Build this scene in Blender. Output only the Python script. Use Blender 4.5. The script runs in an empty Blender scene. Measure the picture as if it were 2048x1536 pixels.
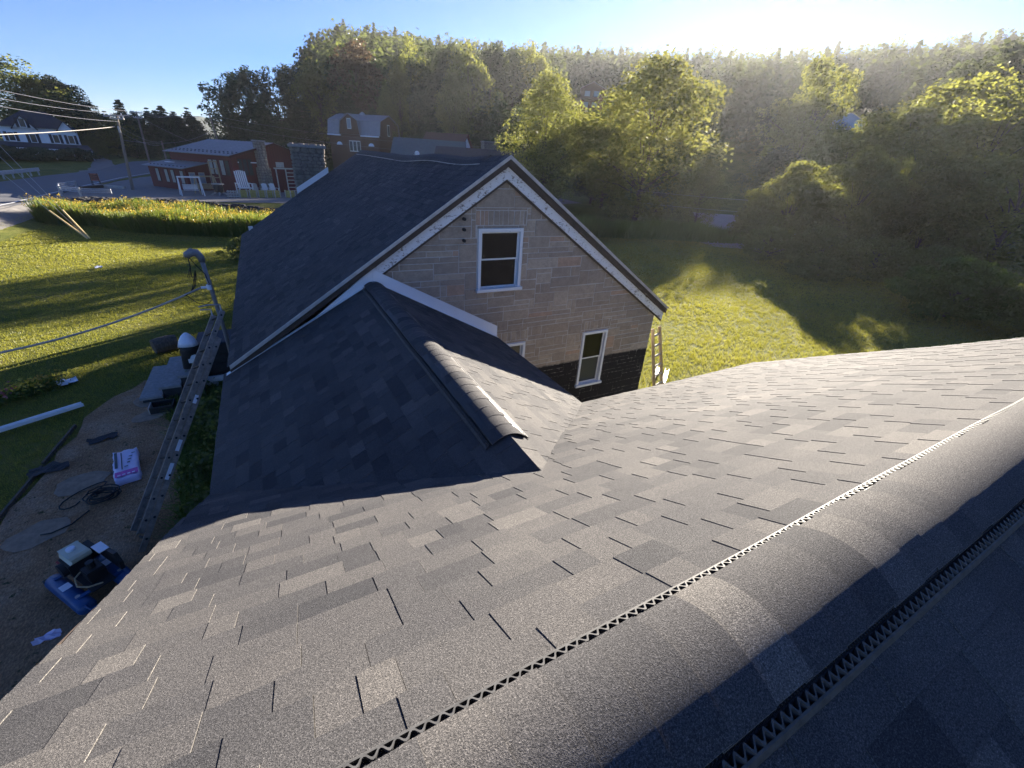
import bpy, bmesh, math, random
import numpy as np
from mathutils import Vector, Matrix
random.seed(7); rng = np.random.default_rng(7)
R = math.radians; PI = math.pi
scene = bpy.context.scene
COL = scene.collection

# ------------------------------------------------------------------ camera, sky, sun, exposure
YAW, PITCH, ROLL = R(29.9), R(27.45), R(3.69)
def cam_rows():
    B = np.array([[1,0,0],[0,0,-1],[0,1,0]], float)
    Rz = np.array([[math.cos(YAW),-math.sin(YAW),0],[math.sin(YAW),math.cos(YAW),0],[0,0,1]])
    Rx = np.array([[1,0,0],[0,math.cos(PITCH),-math.sin(PITCH)],[0,math.sin(PITCH),math.cos(PITCH)]])
    Rr = np.array([[math.cos(ROLL),-math.sin(ROLL),0],[math.sin(ROLL),math.cos(ROLL),0],[0,0,1]])
    return Rr @ Rx @ B @ Rz
CM = cam_rows()
cam_d = bpy.data.cameras.new('camera'); cam = bpy.data.objects.new('camera', cam_d); COL.objects.link(cam)
cam_d.sensor_width = 36.0; cam_d.lens = 36*850/2048; cam_d.clip_start = 0.05; cam_d.clip_end = 4000
mw = Matrix.Identity(4)
for i in range(3):
    mw[i][0] = CM[0][i]; mw[i][1] = -CM[1][i]; mw[i][2] = -CM[2][i]
cam.matrix_world = mw
scene.camera = cam

SUN_EL, SUN_AZ = R(13.6), R(53.6)          # azimuth from +y towards +x
sd = Vector((math.sin(SUN_AZ)*math.cos(SUN_EL), math.cos(SUN_AZ)*math.cos(SUN_EL), math.sin(SUN_EL)))
world = bpy.data.worlds.new('World'); scene.world = world; world.use_nodes = True
wn = world.node_tree.nodes; wl = world.node_tree.links
for n in list(wn): wn.remove(n)
wo = wn.new('ShaderNodeOutputWorld'); bg = wn.new('ShaderNodeBackground'); sky = wn.new('ShaderNodeTexSky')
sky.sky_type = 'NISHITA'; sky.sun_disc = False; sky.sun_elevation = SUN_EL; sky.sun_rotation = SUN_AZ
sky.altitude = 400; sky.air_density = 1.0; sky.dust_density = 0.05; sky.ozone_density = 3.0
bg.inputs['Strength'].default_value = 0.05
tint = wn.new('ShaderNodeMix'); tint.data_type = 'RGBA'; tint.blend_type = 'MULTIPLY'; tint.inputs[0].default_value = 1
tint.inputs[7].default_value = (.345, .467, .77, 1)      # cool white balance of the whole sky
wl.new(sky.outputs[0], tint.inputs[6]); wl.new(tint.outputs[2], bg.inputs[0]); wl.new(bg.outputs[0], wo.inputs[0])
sun_d = bpy.data.lights.new('sun', 'SUN'); sun = bpy.data.objects.new('sun', sun_d); COL.objects.link(sun)
sun_d.energy = 5.0; sun_d.angle = R(0.5); sun_d.color = (1.0, 0.90, 0.76)
sun.rotation_euler = sd.to_track_quat('Z', 'Y').to_euler()
vs = scene.view_settings
vs.view_transform = 'Standard'; vs.look = 'None'; vs.gamma = 1; vs.use_curve_mapping = False; vs.exposure = 2.45

# ------------------------------------------------------------------ materials
class NT:
    def __init__(s, name):
        s.m = bpy.data.materials.new(name); s.m.use_nodes = True
        s.n = s.m.node_tree.nodes; s.l = s.m.node_tree.links
        s.b = s.n['Principled BSDF']; s.o = s.n['Material Output']
    def new(s, t, **k):
        x = s.n.new(t)
        for a, v in k.items(): setattr(x, a, v)
        return x
    def link(s, a, b): s.l.new(a, b)
    def noise(s, scale, detail=4, rough=.6, vec=None, dist=0):
        x = s.new('ShaderNodeTexNoise'); x.inputs['Scale'].default_value = scale; x.inputs['Detail'].default_value = detail
        x.inputs['Roughness'].default_value = rough; x.inputs['Distortion'].default_value = dist
        if vec is not None: s.link(vec, x.inputs['Vector'])
        return x.outputs['Fac']
    def pos(s): return s.new('ShaderNodeNewGeometry').outputs['Position']
    def ramp(s, fac, stops):
        x = s.new('ShaderNodeValToRGB'); e = x.color_ramp.elements
        while len(e) < len(stops): e.new(0.5)
        for q, (p, c) in zip(e, stops):
            q.position = p; q.color = (*c, 1) if len(c) == 3 else c
        s.link(fac, x.inputs['Fac']); return x.outputs['Color']
    def val(s, fac, a, b, lo=0., hi=1.):
        x = s.new('ShaderNodeMapRange'); x.inputs[1].default_value = a; x.inputs[2].default_value = b
        x.inputs[3].default_value = lo; x.inputs[4].default_value = hi; s.link(fac, x.inputs[0]); return x.outputs[0]
    def mix(s, fac, a, b, mode='MIX'):
        x = s.new('ShaderNodeMix', data_type='RGBA', blend_type=mode)
        for i, v in ((0, fac), (6, a), (7, b)):
            if isinstance(v, (int, float)): x.inputs[i].default_value = v
            elif isinstance(v, tuple): x.inputs[i].default_value = (*v, 1)
            else: s.link(v, x.inputs[i])
        return x.outputs[2]
    def math(s, op, a, b=None):
        x = s.new('ShaderNodeMath', operation=op)
        for i, v in ((0, a), (1, b)):
            if v is None: continue
            if isinstance(v, (int, float)): x.inputs[i].default_value = v
            else: s.link(v, x.inputs[i])
        return x.outputs[0]
    def attr(s, name): return s.new('ShaderNodeAttribute', attribute_name=name).outputs['Fac']
    def objrand(s): return s.new('ShaderNodeObjectInfo').outputs['Random']
    def scaled(s, vec, sx, sy, sz):
        x = s.new('ShaderNodeMapping'); x.inputs['Scale'].default_value = (sx, sy, sz); s.link(vec, x.inputs[0]); return x.outputs[0]
    def bump(s, h, strength=.3, dist=.01):
        x = s.new('ShaderNodeBump'); x.inputs['Strength'].default_value = strength; x.inputs['Distance'].default_value = dist
        s.link(h, x.inputs['Height']); s.link(x.outputs[0], s.b.inputs['Normal'])
    def base(s, c):
        if isinstance(c, tuple): s.b.inputs['Base Color'].default_value = (*c, 1)
        else: s.link(c, s.b.inputs['Base Color'])
    def set(s, rough=.7, metal=0., spec=.4):
        s.b.inputs['Roughness'].default_value = rough; s.b.inputs['Metallic'].default_value = metal
        s.b.inputs['Specular IOR Level'].default_value = spec; return s

MATS = {}
def mat(name, col, rough=.7, metal=0., var=.25, scale=6., spec=.4, bump=0., stretch=None):
    if name in MATS: return MATS[name]
    t = NT(name); p = t.new('ShaderNodeTexCoord').outputs['Object']
    if stretch: p = t.scaled(p, *stretch)
    n = t.noise(scale, 5, .65, p)
    a = tuple(min(1, c*(1+var)) for c in col); b = tuple(c*(1-var) for c in col)
    t.base(t.ramp(n, [(.3, b), (.7, a)]))
    t.set(rough, metal, spec)
    if bump: t.bump(n, bump, .02)
    MATS[name] = t.m; return t.m

def shingle_mat():
    t = NT('asphalt_shingle'); p = t.pos()
    tone = t.math('MULTIPLY', t.attr('tone'), .5)        # high tones = sun glint painted on side and end faces
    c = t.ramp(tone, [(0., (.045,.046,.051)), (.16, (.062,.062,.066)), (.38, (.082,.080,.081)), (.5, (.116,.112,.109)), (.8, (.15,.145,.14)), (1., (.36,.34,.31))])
    g = t.noise(560, 2, .7, p); g2 = t.noise(235, 2, .75, p)
    gg = t.math('ADD', t.math('MULTIPLY', g, .45), t.math('MULTIPLY', g2, .55))
    k = t.ramp(gg, [(.33, (.20,.20,.20)), (.48, (.74,.74,.74)), (.60, (1.75,1.71,1.63)), (.70, (3.8,3.7,3.5))])
    c = t.mix(1., c, k, 'MULTIPLY')
    w = t.noise(1.1, 4, .6, p)
    c = t.mix(1., c, t.ramp(w, [(.3, (.82,.82,.84)), (.7, (1.15,1.13,1.1))]), 'MULTIPLY')
    t.base(c); t.set(.92, 0, .16); t.bump(gg, .8, .004)
    return t.m
def stone_mat():
    t = NT('cast_stone'); p = t.pos(); tone = t.attr('tone')
    c = t.ramp(tone, [(0., (.25,.20,.155)), (.25, (.37,.30,.235)), (.45, (.32,.265,.215)), (.7, (.41,.335,.26)), (.9, (.46,.385,.305)), (.93, (.44,.36,.28)), (1., (.44,.31,.225))])
    n = t.noise(9, 6, .7, p); n2 = t.noise(60, 4, .7, t.scaled(p, .5, 1, 2))
    c = t.mix(1., c, t.ramp(n, [(.3, (.75,.75,.76)), (.7, (1.18,1.16,1.13))]), 'MULTIPLY')
    c = t.mix(1., c, t.ramp(n2, [(.3, (.8,.8,.8)), (.7, (1.15,1.15,1.15))]), 'MULTIPLY')
    x = tar_mask(t, p)
    c = t.mix(x, c, t.ramp(n2, [(.3, (.012,.011,.012)), (.62, (.026,.023,.023)), (.75, (.12,.11,.10))]))
    t.base(c); t.set(.9, 0, .25); t.bump(n2, .5, .01); return t.m
def tar_mask(t, p):
    s = t.new('ShaderNodeSeparateXYZ'); t.link(p, s.inputs[0])
    z = t.math('ADD', s.outputs[2], t.math('MULTIPLY', t.noise(7, 4, .6, p), .06))
    return t.val(z, -3.86, -3.90)
def mortar_mat():
    t = NT('mortar'); p = t.pos(); n = t.noise(30, 5, .7, p)
    c = t.ramp(n, [(.3, (.48,.45,.41)), (.7, (.60,.57,.52))])
    k = t.noise(24, 4, .7, p)
    c = t.mix(tar_mask(t, p), c, t.ramp(k, [(.46, (.015,.014,.014)), (.54, (.20,.18,.165)), (.66, (.42,.39,.35))]))
    t.base(c); t.set(.95, 0, .2); t.bump(n, .4, .006); return t.m
def peel_mat(name, paint, wood, thr=.55, sx=1.5, sy=1.5, sz=14):
    t = NT(name); p = t.new('ShaderNodeTexCoord').outputs['UV'] if False else t.pos()
    n = t.noise(9, 8, .8, p); n2 = t.noise(60, 4, .7, t.scaled(p, .25, 1, .8))
    m = t.math('ADD', t.math('MULTIPLY', n, .5), t.math('MULTIPLY', n2, .5))
    c = t.ramp(m, [(thr-.1, wood), (thr-.03, tuple(x*1.5 for x in wood)), (thr, paint), (1., paint)])
    t.base(c); t.set(.8, 0, .3); t.bump(m, .5, .01); return t.m
def glass_mat(name, col=(.02,.025,.03), rough=.04):
    t = NT(name); t.base(col); t.set(rough, 0, .35); 
    n = t.noise(2.5, 2, .5, t.pos()); t.bump(n, .06, .05); return t.m
def leaf_mat(name, dark, light, trans, tfac=.5):
    t = NT(name); tone = t.attr('tone')
    rnd = t.objrand()
    c = t.ramp(tone, [(0., dark), (1., light)])
    hs = t.new('ShaderNodeHueSaturation'); t.link(c, hs.inputs['Color'])
    t.link(t.val(rnd, 0, 1, .482, .512), hs.inputs['Hue']); t.link(t.val(rnd, 0, 1, .75, 1.2), hs.inputs['Value'])
    c = hs.outputs[0]
    d = t.new('ShaderNodeBsdfDiffuse'); t.link(c, d.inputs[0])
    tr = t.new('ShaderNodeBsdfTranslucent'); t.link(t.mix(.6, c, trans), tr.inputs[0])
    gl = t.new('ShaderNodeBsdfGlossy'); gl.inputs['Roughness'].default_value = .45; gl.inputs[0].default_value = (.6,.6,.55,1)
    a = t.new('ShaderNodeMixShader'); a.inputs[0].default_value = tfac; t.link(d.outputs[0], a.inputs[1]); t.link(tr.outputs[0], a.inputs[2])
    b = t.new('ShaderNodeMixShader'); b.inputs[0].default_value = .05; t.link(a.outputs[0], b.inputs[1]); t.link(gl.outputs[0], b.inputs[2])
    t.link(b.outputs[0], t.o.inputs[0]); return t.m

M = {}
M['shingle'] = shingle_mat(); M['stone'] = stone_mat(); M['mortar'] = mortar_mat()
M['peel'] = peel_mat('peeling_white_paint', (.74,.74,.75), (.17,.145,.125), .46)
M['peelwin'] = peel_mat('worn_white_window_paint', (.72,.73,.74), (.22,.25,.24), .40)
M['white'] = mat('white_coated_metal', (.80,.81,.83), .35, 0, .04, 3)
M['whitewood'] = mat('white_paint', (.7,.7,.68), .6, 0, .12, 5)
M['brownboard'] = mat('brown_fascia', (.075,.055,.042), .7, 0, .3, 9)
M['drip'] = mat('pale_drip_edge', (.50,.46,.42), .5, 0, .2, 7)
M['glass'] = glass_mat('window_glass', (.006,.007,.009), .06); M['curtain_or_room'] = mat('dark_curtain', (.022,.02,.022), .9, 0, .5, 3, stretch=(14,1,.4))
M['plastic'] = mat('black_vent_plastic', (.022,.022,.024), .5, 0, .3, 20)
M['ventgrey'] = mat('weathered_vent_edge', (.065,.065,.066), .62, 0, .35, 40, spec=.25)
M['alu'] = mat('weathered_aluminium', (.25,.215,.185), .6, .25, .35, 12)
M['steel'] = mat('galvanised_steel', (.36,.37,.38), .5, .6, .2, 10)
M['conduit'] = mat('grey_conduit', (.20,.20,.205), .5, .3, .2, 10)
M['black'] = mat('black_rubber', (.014,.014,.015), .6, 0, .3, 10)
M['cable'] = mat('weathered_cable', (.38,.35,.31), .6, 0, .25, 20)
M['wire'] = mat('overhead_wire', (.26,.26,.28), .5, .3, .2, 2)
M['concrete'] = mat('concrete', (.25,.245,.235), .9, 0, .22, 12, bump=.3)
M['polewood'] = mat('weathered_pole', (.20,.165,.13), .9, 0, .3, 3, stretch=(8,8,.6), bump=.4)
M['bark'] = mat('bark', (.10,.08,.062), .95, 0, .4, 4, stretch=(6,6,1), bump=.6)
M['palebark'] = mat('pale_bark', (.20,.17,.14), .95, 0, .35, 3, stretch=(5,5,1), bump=.4)
M['timber'] = mat('raw_timber', (.36,.27,.16), .8, 0, .25, 4, stretch=(6,6,1))
M['greytimber'] = mat('silvered_timber', (.40,.37,.33), .85, 0, .2, 6)
M['red'] = mat('barn_red_siding', (.115,.020,.022), .8, 0, .2, 3, stretch=(12,12,.5))
M['reddark'] = mat('red_trim', (.075,.015,.016), .8, 0, .2, 6)
M['metalroof'] = mat('ribbed_metal_roof', (.22,.225,.24), .5, .15, .12, 2)
M['browncedar'] = mat('brown_cedar', (.105,.045,.028), .85, 0, .3, 3, stretch=(10,10,.6))
M['greenroof'] = mat('green_grey_roof', (.085,.115,.12), .85, 0, .15, 3)
M['darkroof'] = mat('dark_roof', (.035,.037,.045), .85, 0, .25, 3)
M['clap'] = mat('white_clapboard', (.78,.80,.82), .7, 0, .08, 2)
M['shutter'] = mat('navy_shutter', (.02,.024,.04), .7, 0, .2, 4)
M['paleglass'] = glass_mat('pale_glass', (.25,.28,.32), .08)
M['dimglass'] = glass_mat('dim_glass', (.05,.055,.06), .1)
M['curtpale'] = mat('pale_blind', (.34,.33,.29), .8, 0, .2, 3)
M['fieldstone'] = mat('fieldstone', (.20,.18,.155), .95, 0, .45, 5, bump=.5)
M['chmortar'] = mat('dark_mortar', (.13,.12,.11), .95, 0, .3, 9, bump=.4)
M['rock'] = mat('dark_bank_rock', (.045,.045,.046), .95, 0, .45, 3, bump=.6)
M['blue'] = mat('blue_tank_paint', (.010,.060,.18), .35, 0, .2, 5)
M['cream'] = mat('cream_fuel_tank', (.50,.49,.38), .45, 0, .1, 5)
M['redpaint'] = mat('red_engine_paint', (.25,.02,.02), .45, 0, .25, 8)
M['iron'] = mat('cast_iron', (.03,.03,.032), .55, .4, .3, 10)
M['wrap'] = mat('lilac_white_wrap', (.62,.56,.74), .35, 0, .06, 5)
M['pink'] = mat('magenta_print', (.50,.07,.34), .4, 0, .15, 12)
M['ink'] = mat('dark_print', (.03,.05,.06), .5, 0, .2, 8)
M['label'] = mat('white_label', (.7,.72,.78), .4, 0, .08, 10)
M['guard'] = mat('yellow_guy_guard', (.62,.47,.20), .5, 0, .1, 5)
M['crate'] = mat('yellow_green_crate', (.40,.33,.10), .8, 0, .25, 6)
M['orange'] = mat('faded_orange_red', (.35,.10,.06), .7, 0, .3, 8)
M['paver'] = mat('flagstone', (.24,.18,.125), .9, 0, .3, 7, bump=.3)
M['fol_dec'] = leaf_mat('leaves_green', (.040,.065,.022), (.135,.165,.05), (.38,.38,.06), .55)
M['fol_dark'] = leaf_mat('leaves_dark', (.026,.044,.025), (.070,.098,.048), (.18,.21,.06), .35)
M['fol_yel'] = leaf_mat('leaves_yellow_green', (.040,.060,.018), (.15,.16,.045), (.38,.38,.075))
M['fol_rust'] = leaf_mat('leaves_rusty', (.045,.038,.022), (.11,.080,.048), (.22,.13,.06), .4)
M['fol_pine'] = leaf_mat('needles', (.022,.042,.022), (.062,.095,.042), (.16,.20,.05), .3)
M['fol_far'] = leaf_mat('leaves_far_hill', (.022,.04,.018), (.065,.09,.03), (.22,.26,.05), .45)
M['blade'] = leaf_mat('grass_blades', (.070,.090,.014), (.23,.22,.04), (.50,.48,.05), .5)
M['weed'] = leaf_mat('tall_weeds', (.025,.060,.012), (.10,.15,.03), (.34,.40,.05), .5)
M['petal_y'] = leaf_mat('goldenrod', (.32,.22,.02), (.55,.42,.06), (.6,.45,.05), .4)
M['petal_r'] = leaf_mat('pink_bloom', (.35,.05,.08), (.6,.25,.2), (.5,.2,.15), .3)

# ------------------------------------------------------------------ mesh helpers
class MB:
    def __init__(s): s.v = []; s.f = []; s.t = []; s.mi = []
    def add(s, vs, fs, tone=.5, mi=0):
        b = len(s.v); s.v += [tuple(v) for v in vs]; s.f += [tuple(b+i for i in f) for f in fs]
        s.t += [tone]*len(fs); s.mi += [mi]*len(fs); return s
    def hexa(s, p, tone=.5, mi=0):      # p: 4 bottom (ccw) + 4 top
        return s.add(p, [(3,2,1,0),(4,5,6,7),(0,1,5,4),(1,2,6,5),(2,3,7,6),(3,0,4,7)], tone, mi)
    def box(s, c, d, ax=None, tone=.5, mi=0):
        X, Y, Z = ax if ax else (Vector((1,0,0)), Vector((0,1,0)), Vector((0,0,1)))
        c = Vector(c); p = []
        for k in (-.5, .5):
            for i, j in ((-.5,-.5),(.5,-.5),(.5,.5),(-.5,.5)): p.append(c + X*(i*d[0]) + Y*(j*d[1]) + Z*(k*d[2]))
        return s.hexa(p, tone, mi)
    def rect(s, x0, x1, y0, y1, z0, z1, tone=.5, mi=0):
        return s.box(((x0+x1)/2,(y0+y1)/2,(z0+z1)/2), (x1-x0,y1-y0,z1-z0), None, tone, mi)
    def bar(s, a, b, w, h=None, up=Vector((0,0,1)), tone=.5, mi=0):
        a = Vector(a); b = Vector(b); h = h or w; d = (b-a); L = d.length; d.normalize()
        if abs(d.dot(up)) > .98: up = Vector((0,1,0))
        x = d.cross(up).normalized(); y = x.cross(d).normalized()
        return s.box((a+b)/2, (w, h, L), (x, y, d), tone, mi)
    def tube(s, pts, r, n=6, tone=.5, cap=True, mi=0):
        pts = [Vector(p) for p in pts]; rr = r if isinstance(r, (list, tuple)) else [r]*len(pts)
        vs = []; fs = []; px = None
        for i, p in enumerate(pts):
            d = (pts[min(i+1, len(pts)-1)] - pts[max(i-1, 0)]).normalized()
            if px is None:
                u = Vector((0,0,1)) if abs(d.z) < .9 else Vector((1,0,0)); px = d.cross(u).normalized()
            px = (px - d*px.dot(d)).normalized(); py = d.cross(px)
            for k in range(n):
                a = 2*PI*k/n; vs.append(p + px*(rr[i]*math.cos(a)) + py*(rr[i]*math.sin(a)))
        for i in range(len(pts)-1):
            for k in range(n):
                fs.append((i*n+k, i*n+(k+1)%n, (i+1)*n+(k+1)%n, (i+1)*n+k))
        if cap: fs.append(tuple(range(n))[::-1]); fs.append(tuple((len(pts)-1)*n+k for k in range(n)))
        return s.add(vs, fs, tone, mi)
    def prism(s, poly, ext, tone=.5, mi=0):     # poly: 3d points, ext: vector
        n = len(poly); e = Vector(ext); vs = [Vector(p) for p in poly] + [Vector(p)+e for p in poly]
        fs = [tuple(range(n))[::-1], tuple(range(n, 2*n))] + [(i, (i+1)%n, n+(i+1)%n, n+i) for i in range(n)]
        return s.add(vs, fs, tone, mi)
    def build(s, name, m, parent=None, smooth=False):
        me = bpy.data.meshes.new(name); me.from_pydata(s.v, [], s.f)
        for x in (m if isinstance(m, (list, tuple)) else [m]): me.materials.append(x)
        a = me.attributes.new('tone', 'FLOAT', 'FACE'); a.data.foreach_set('value', s.t)
        if any(s.mi): me.polygons.foreach_set('material_index', s.mi)
        if smooth: me.polygons.foreach_set('use_smooth', [True]*len(s.f))
        bm = bmesh.new(); bm.from_mesh(me); bmesh.ops.recalc_face_normals(bm, faces=bm.faces); bm.to_mesh(me); bm.free()
        return link(name, me, parent)
def link(name, me, parent=None):
    o = bpy.data.objects.new(name, me); COL.objects.link(o)
    if parent is not None: o.parent = parent
    return o
def npmesh(name, V, F, m, tone=None, parent=None, smooth=False):
    me = bpy.data.meshes.new(name); n, k = F.shape
    me.vertices.add(len(V)); me.vertices.foreach_set('co', np.asarray(V, np.float32).ravel())
    me.loops.add(n*k); me.loops.foreach_set('vertex_index', F.astype(np.int32).ravel())
    me.polygons.add(n); me.polygons.foreach_set('loop_start', np.arange(0, n*k, k, dtype=np.int32))
    me.update(calc_edges=True)
    if tone is not None:
        a = me.attributes.new('tone', 'FLOAT', 'FACE'); a.data.foreach_set('value', np.asarray(tone, np.float32))
    if smooth: me.polygons.foreach_set('use_smooth', np.ones(n, bool))
    for x in (m if isinstance(m, (list, tuple)) else [m]): me.materials.append(x)
    if name is None: return me
    return me
def thing(name, label, cat, group=None, loc=(0,0,0)):
    o = bpy.data.objects.new(name, None); COL.objects.link(o); o.location = loc; o.empty_display_size = .2
    return tag(o, label, cat, group)
def tag(o, label, cat, group=None):
    o['label'] = label; o['category'] = cat
    if group: o['group'] = group
    return o
def kind(o, k, label=None):
    o['kind'] = k
    if label: o['label'] = label
    return o
def V3(*a): return Vector(a)
def sm(x, a, b):
    t = np.clip((x-a)/(b-a), 0, 1); return t*t*(3-2*t)
def project(P):
    c = (np.asarray(P, float)) @ CM.T
    z = np.maximum(c[..., 2], 1e-4)
    return np.stack([1024 + 850*c[..., 0]/z, 768 + 850*c[..., 1]/z, c[..., 2]], -1)

# ------------------------------------------------------------------ the setting: ground, road, lots
def gh(x, y):
    x = np.asarray(x, float); y = np.asarray(y, float)
    r = np.hypot(x, y); az = np.degrees(np.arctan2(x, y))
    z = np.full_like(r, -5.3)
    bank = sm(y, 43.5, 46.5); slow = sm(y, 14, 40); k = sm(x, -15.5, -12.5)
    z = z + .8*(bank*k + slow*(1-k))*sm(az, -60, -40)*(1-sm(az, 40, 48))
    d = np.maximum(0, r-85)
    hill = .225*d*sm(d, 0, 60)
    hill = np.where(d > 225, .225*225 + (d-225)*.01, hill)
    z = z + hill*sm(az, -1, 10)*(1-sm(az, 120, 150))
    z = z + 0.9*sm(y, 88, 106)*(1-sm(az, -9, -5))*sm(az, -40, -25)     # knoll under the white farmhouse
    z = z + .05*np.sin(x*.55+1)*np.sin(y*.43) * sm(r, 12, 20)*(1-bank)
    return z
def grid_axis(lo, hi, step, far):
    a = list(np.arange(lo, hi+.01, step)); s = step
    while a[-1] < far: s *= 1.25; a.append(a[-1]+s)
    s = step
    while a[0] > -far: s *= 1.25; a.insert(0, a[0]-s)
    return np.array(a)
gx = grid_axis(-45, 80, 1.25, 1500); gy = grid_axis(-20, 100, 1.25, 1500)
GX, GY = np.meshgrid(gx, gy); GZ = gh(GX, GY)
Vv = np.stack([GX, GY, GZ], -1).reshape(-1, 3); nx = len(gx)
I, J = np.meshgrid(np.arange(nx-1), np.arange(len(gy)-1)); q = (J*nx+I).ravel()
t = NT('meadow_ground'); p = t.pos()
n1 = t.noise(.35, 5, .6, p); n2 = t.noise(4, 6, .7, p); n3 = t.noise(40, 4, .7, p)
c = t.ramp(t.math('ADD', t.math('MULTIPLY', n1, .55), t.math('MULTIPLY', n2, .45)),
           [(.33, (.05,.07,.012)), (.46, (.10,.115,.020)), (.56, (.145,.145,.032)), (.68, (.19,.155,.06))])
c = t.mix(1., c, t.ramp(n3, [(.3, (.6,.6,.6)), (.7, (1.35,1.35,1.3))]), 'MULTIPLY')
t.base(c); t.set(.95, 0, .15); t.bump(n3, .8, .05)
kind(link('ground', npmesh('ground', Vv, np.stack([q, q+1, q+nx+1, q+nx], -1), t.m, smooth=True)), 'structure')

def sheet(name, pts, m, dz, res=1.0, jit=0.):
    """closed outline -> draped sheet just above the ground"""
    P = np.array(pts, float); out = []
    for i in range(len(P)):
        a, b = P[i], P[(i+1) % len(P)]; n = max(1, int(np.hypot(*(b-a))/res))
        for k in range(n): out.append(a+(b-a)*k/n + rng.normal(0, jit, 2))
    bm = bmesh.new()
    vs = [bm.verts.new((a, b, 0)) for a, b in out]; bm.faces.new(vs)
    bmesh.ops.triangulate(bm, faces=bm.faces)
    for _ in range(2 if res > .5 else 1):
        bmesh.ops.subdivide_edges(bm, edges=bm.edges, cuts=1, use_grid_fill=True)
    for v in bm.verts: v.co.z = float(gh(v.co.x, v.co.y)) + dz
    me = bpy.data.meshes.new(name); bm.to_mesh(me); bm.free(); me.materials.append(m)
    return link(name, me)
def strip(name, line, w, m, dz, step=2.):
    pts = [Vector((a, b, 0)) for a, b in line]; out = []
    for a, b in zip(pts[:-1], pts[1:]):
        n = max(1, int((b-a).length/step))
        for k in range(n): out.append(a.lerp(b, k/n))
    out.append(pts[-1]); mb = MB(); vs = []
    for i, p in enumerate(out):
        d = (out[min(i+1, len(out)-1)]-out[max(i-1, 0)]).normalized(); s = Vector((-d.y, d.x, 0))
        for q in (-1, -.33, .33, 1):
            x = p + s*(q*w/2); vs.append((x.x, x.y, float(gh(x.x, x.y))+dz))
    fs = [(i*4+k, i*4+k+1, i*4+k+5, i*4+k+4) for i in range(len(out)-1) for k in range(3)]
    mb.add(vs, fs); return mb.build(name, m)
asph = mat('worn_asphalt', (.115,.115,.12), .85, 0, .15, 2, bump=.15)
grav = mat('dusty_gravel', (.17,.16,.15), .95, 0, .2, 3, bump=.3)
road_line = [(-19.5,-40),(-18.6,0),(-18.4,30),(-18.5,55),(-18.2,75),(-16.5,95),(-12.5,120),(-4,160),(8,210)]
kind(strip('road', road_line, 7.2, asph, .05), 'structure')
kind(strip('road_edge_line', [(x+3.1, y) for x, y in road_line[:7]], .14, mat('faded_road_paint', (.55,.55,.54), .8, 0, .15, 5), .058), 'structure')
kind(sheet('road_shoulder', [(-15.1,10),(-15.1,46),(-13.2,46),(-13.4,40),(-13.7,10)], grav, .03, 2., .12), 'structure')
kind(sheet('gravel_lot', [(-14.8,48.2),(-11,47.2),(-4,47.4),(5,46.4),(16,47),(40,52),(42,78),(10,86),(-10,92),(-13.4,78),(-14.7,60)], grav, .03, 2., .2), 'structure')
kind(sheet('driveway', [(-21.2,84),(-21.8,92),(-23.4,102),(-26.5,116),(-24.6,117),(-21.2,103),(-19.3,95),(-17.8,88)], grav, .03, 2., .15), 'structure')
kind(sheet('gravel_turnout', [(33,24.5),(38,21.5),(47,24),(58,33),(66,46),(58,50),(50,40),(42,33.5),(35,29.5)], mat('pale_gravel', (.26,.25,.245), .95, 0, .15, 3, bump=.2), .03, 2., .3), 'structure')
t = NT('trodden_dirt'); p = t.pos()
n1 = t.noise(1.3, 6, .7, p); n2 = t.noise(45, 5, .8, t.scaled(p, 1, .45, 1)); n3 = t.noise(9, 5, .7, p)
c = t.ramp(n1, [(.32, (.25,.15,.082)), (.5, (.35,.22,.125)), (.66, (.42,.30,.20))])
c = t.mix(1., c, t.ramp(n2, [(.3, (.45,.44,.42)), (.52, (1.,1.,1.)), (.68, (1.9,1.75,1.5))]), 'MULTIPLY')
c = t.mix(t.val(n3, .60, .68), c, (.045,.055,.02))
t.base(c); t.set(.95, 0, .15); t.bump(n2, 1., .04)
dirt_poly = [(-4.35,5.6),(-4.32,7.6),(-4.2,9.2),(-4.1,10.9),(-3.3,12.4),(-2.75,12.3),(-2.6,10.3),(-2.25,8.6),(-2.0,6.4),(-1.4,4.2),(-2.4,2.2),(-3.9,3.0)]
kind(sheet('dirt_path', dirt_poly, t.m, .03, .35, .05), 'structure')
def inpoly(x, y, P):
    r = np.zeros(x.shape, bool); n = len(P)
    for i in range(n):
        x1, y1 = P[i]; x2, y2 = P[(i+1) % n]
        c = ((y1 > y) != (y2 > y)) & (x < (x2-x1)*(y-y1)/(y2-y1+1e-12)+x1); r ^= c
    return r
# far hills on the horizon
mb = MB(); vs = []; N = 60
for i in range(N+1):
    a = R(-50 + 60*i/N); h = 30 + 16*math.sin(i*.31) + 9*math.sin(i*.83+1)
    for rr, z in ((1250, -6), (1380, h), (1550, -6)): vs.append((rr*math.sin(a), rr*math.cos(a), z))
mb.add(vs, [(i*3+k, i*3+3+k, i*3+4+k, i*3+1+k) for i in range(N) for k in range(2)])
kind(mb.build('hills', mat('wooded_hill', (.05,.075,.04), .95, 0, .3, .02), None, True), 'structure')

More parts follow.
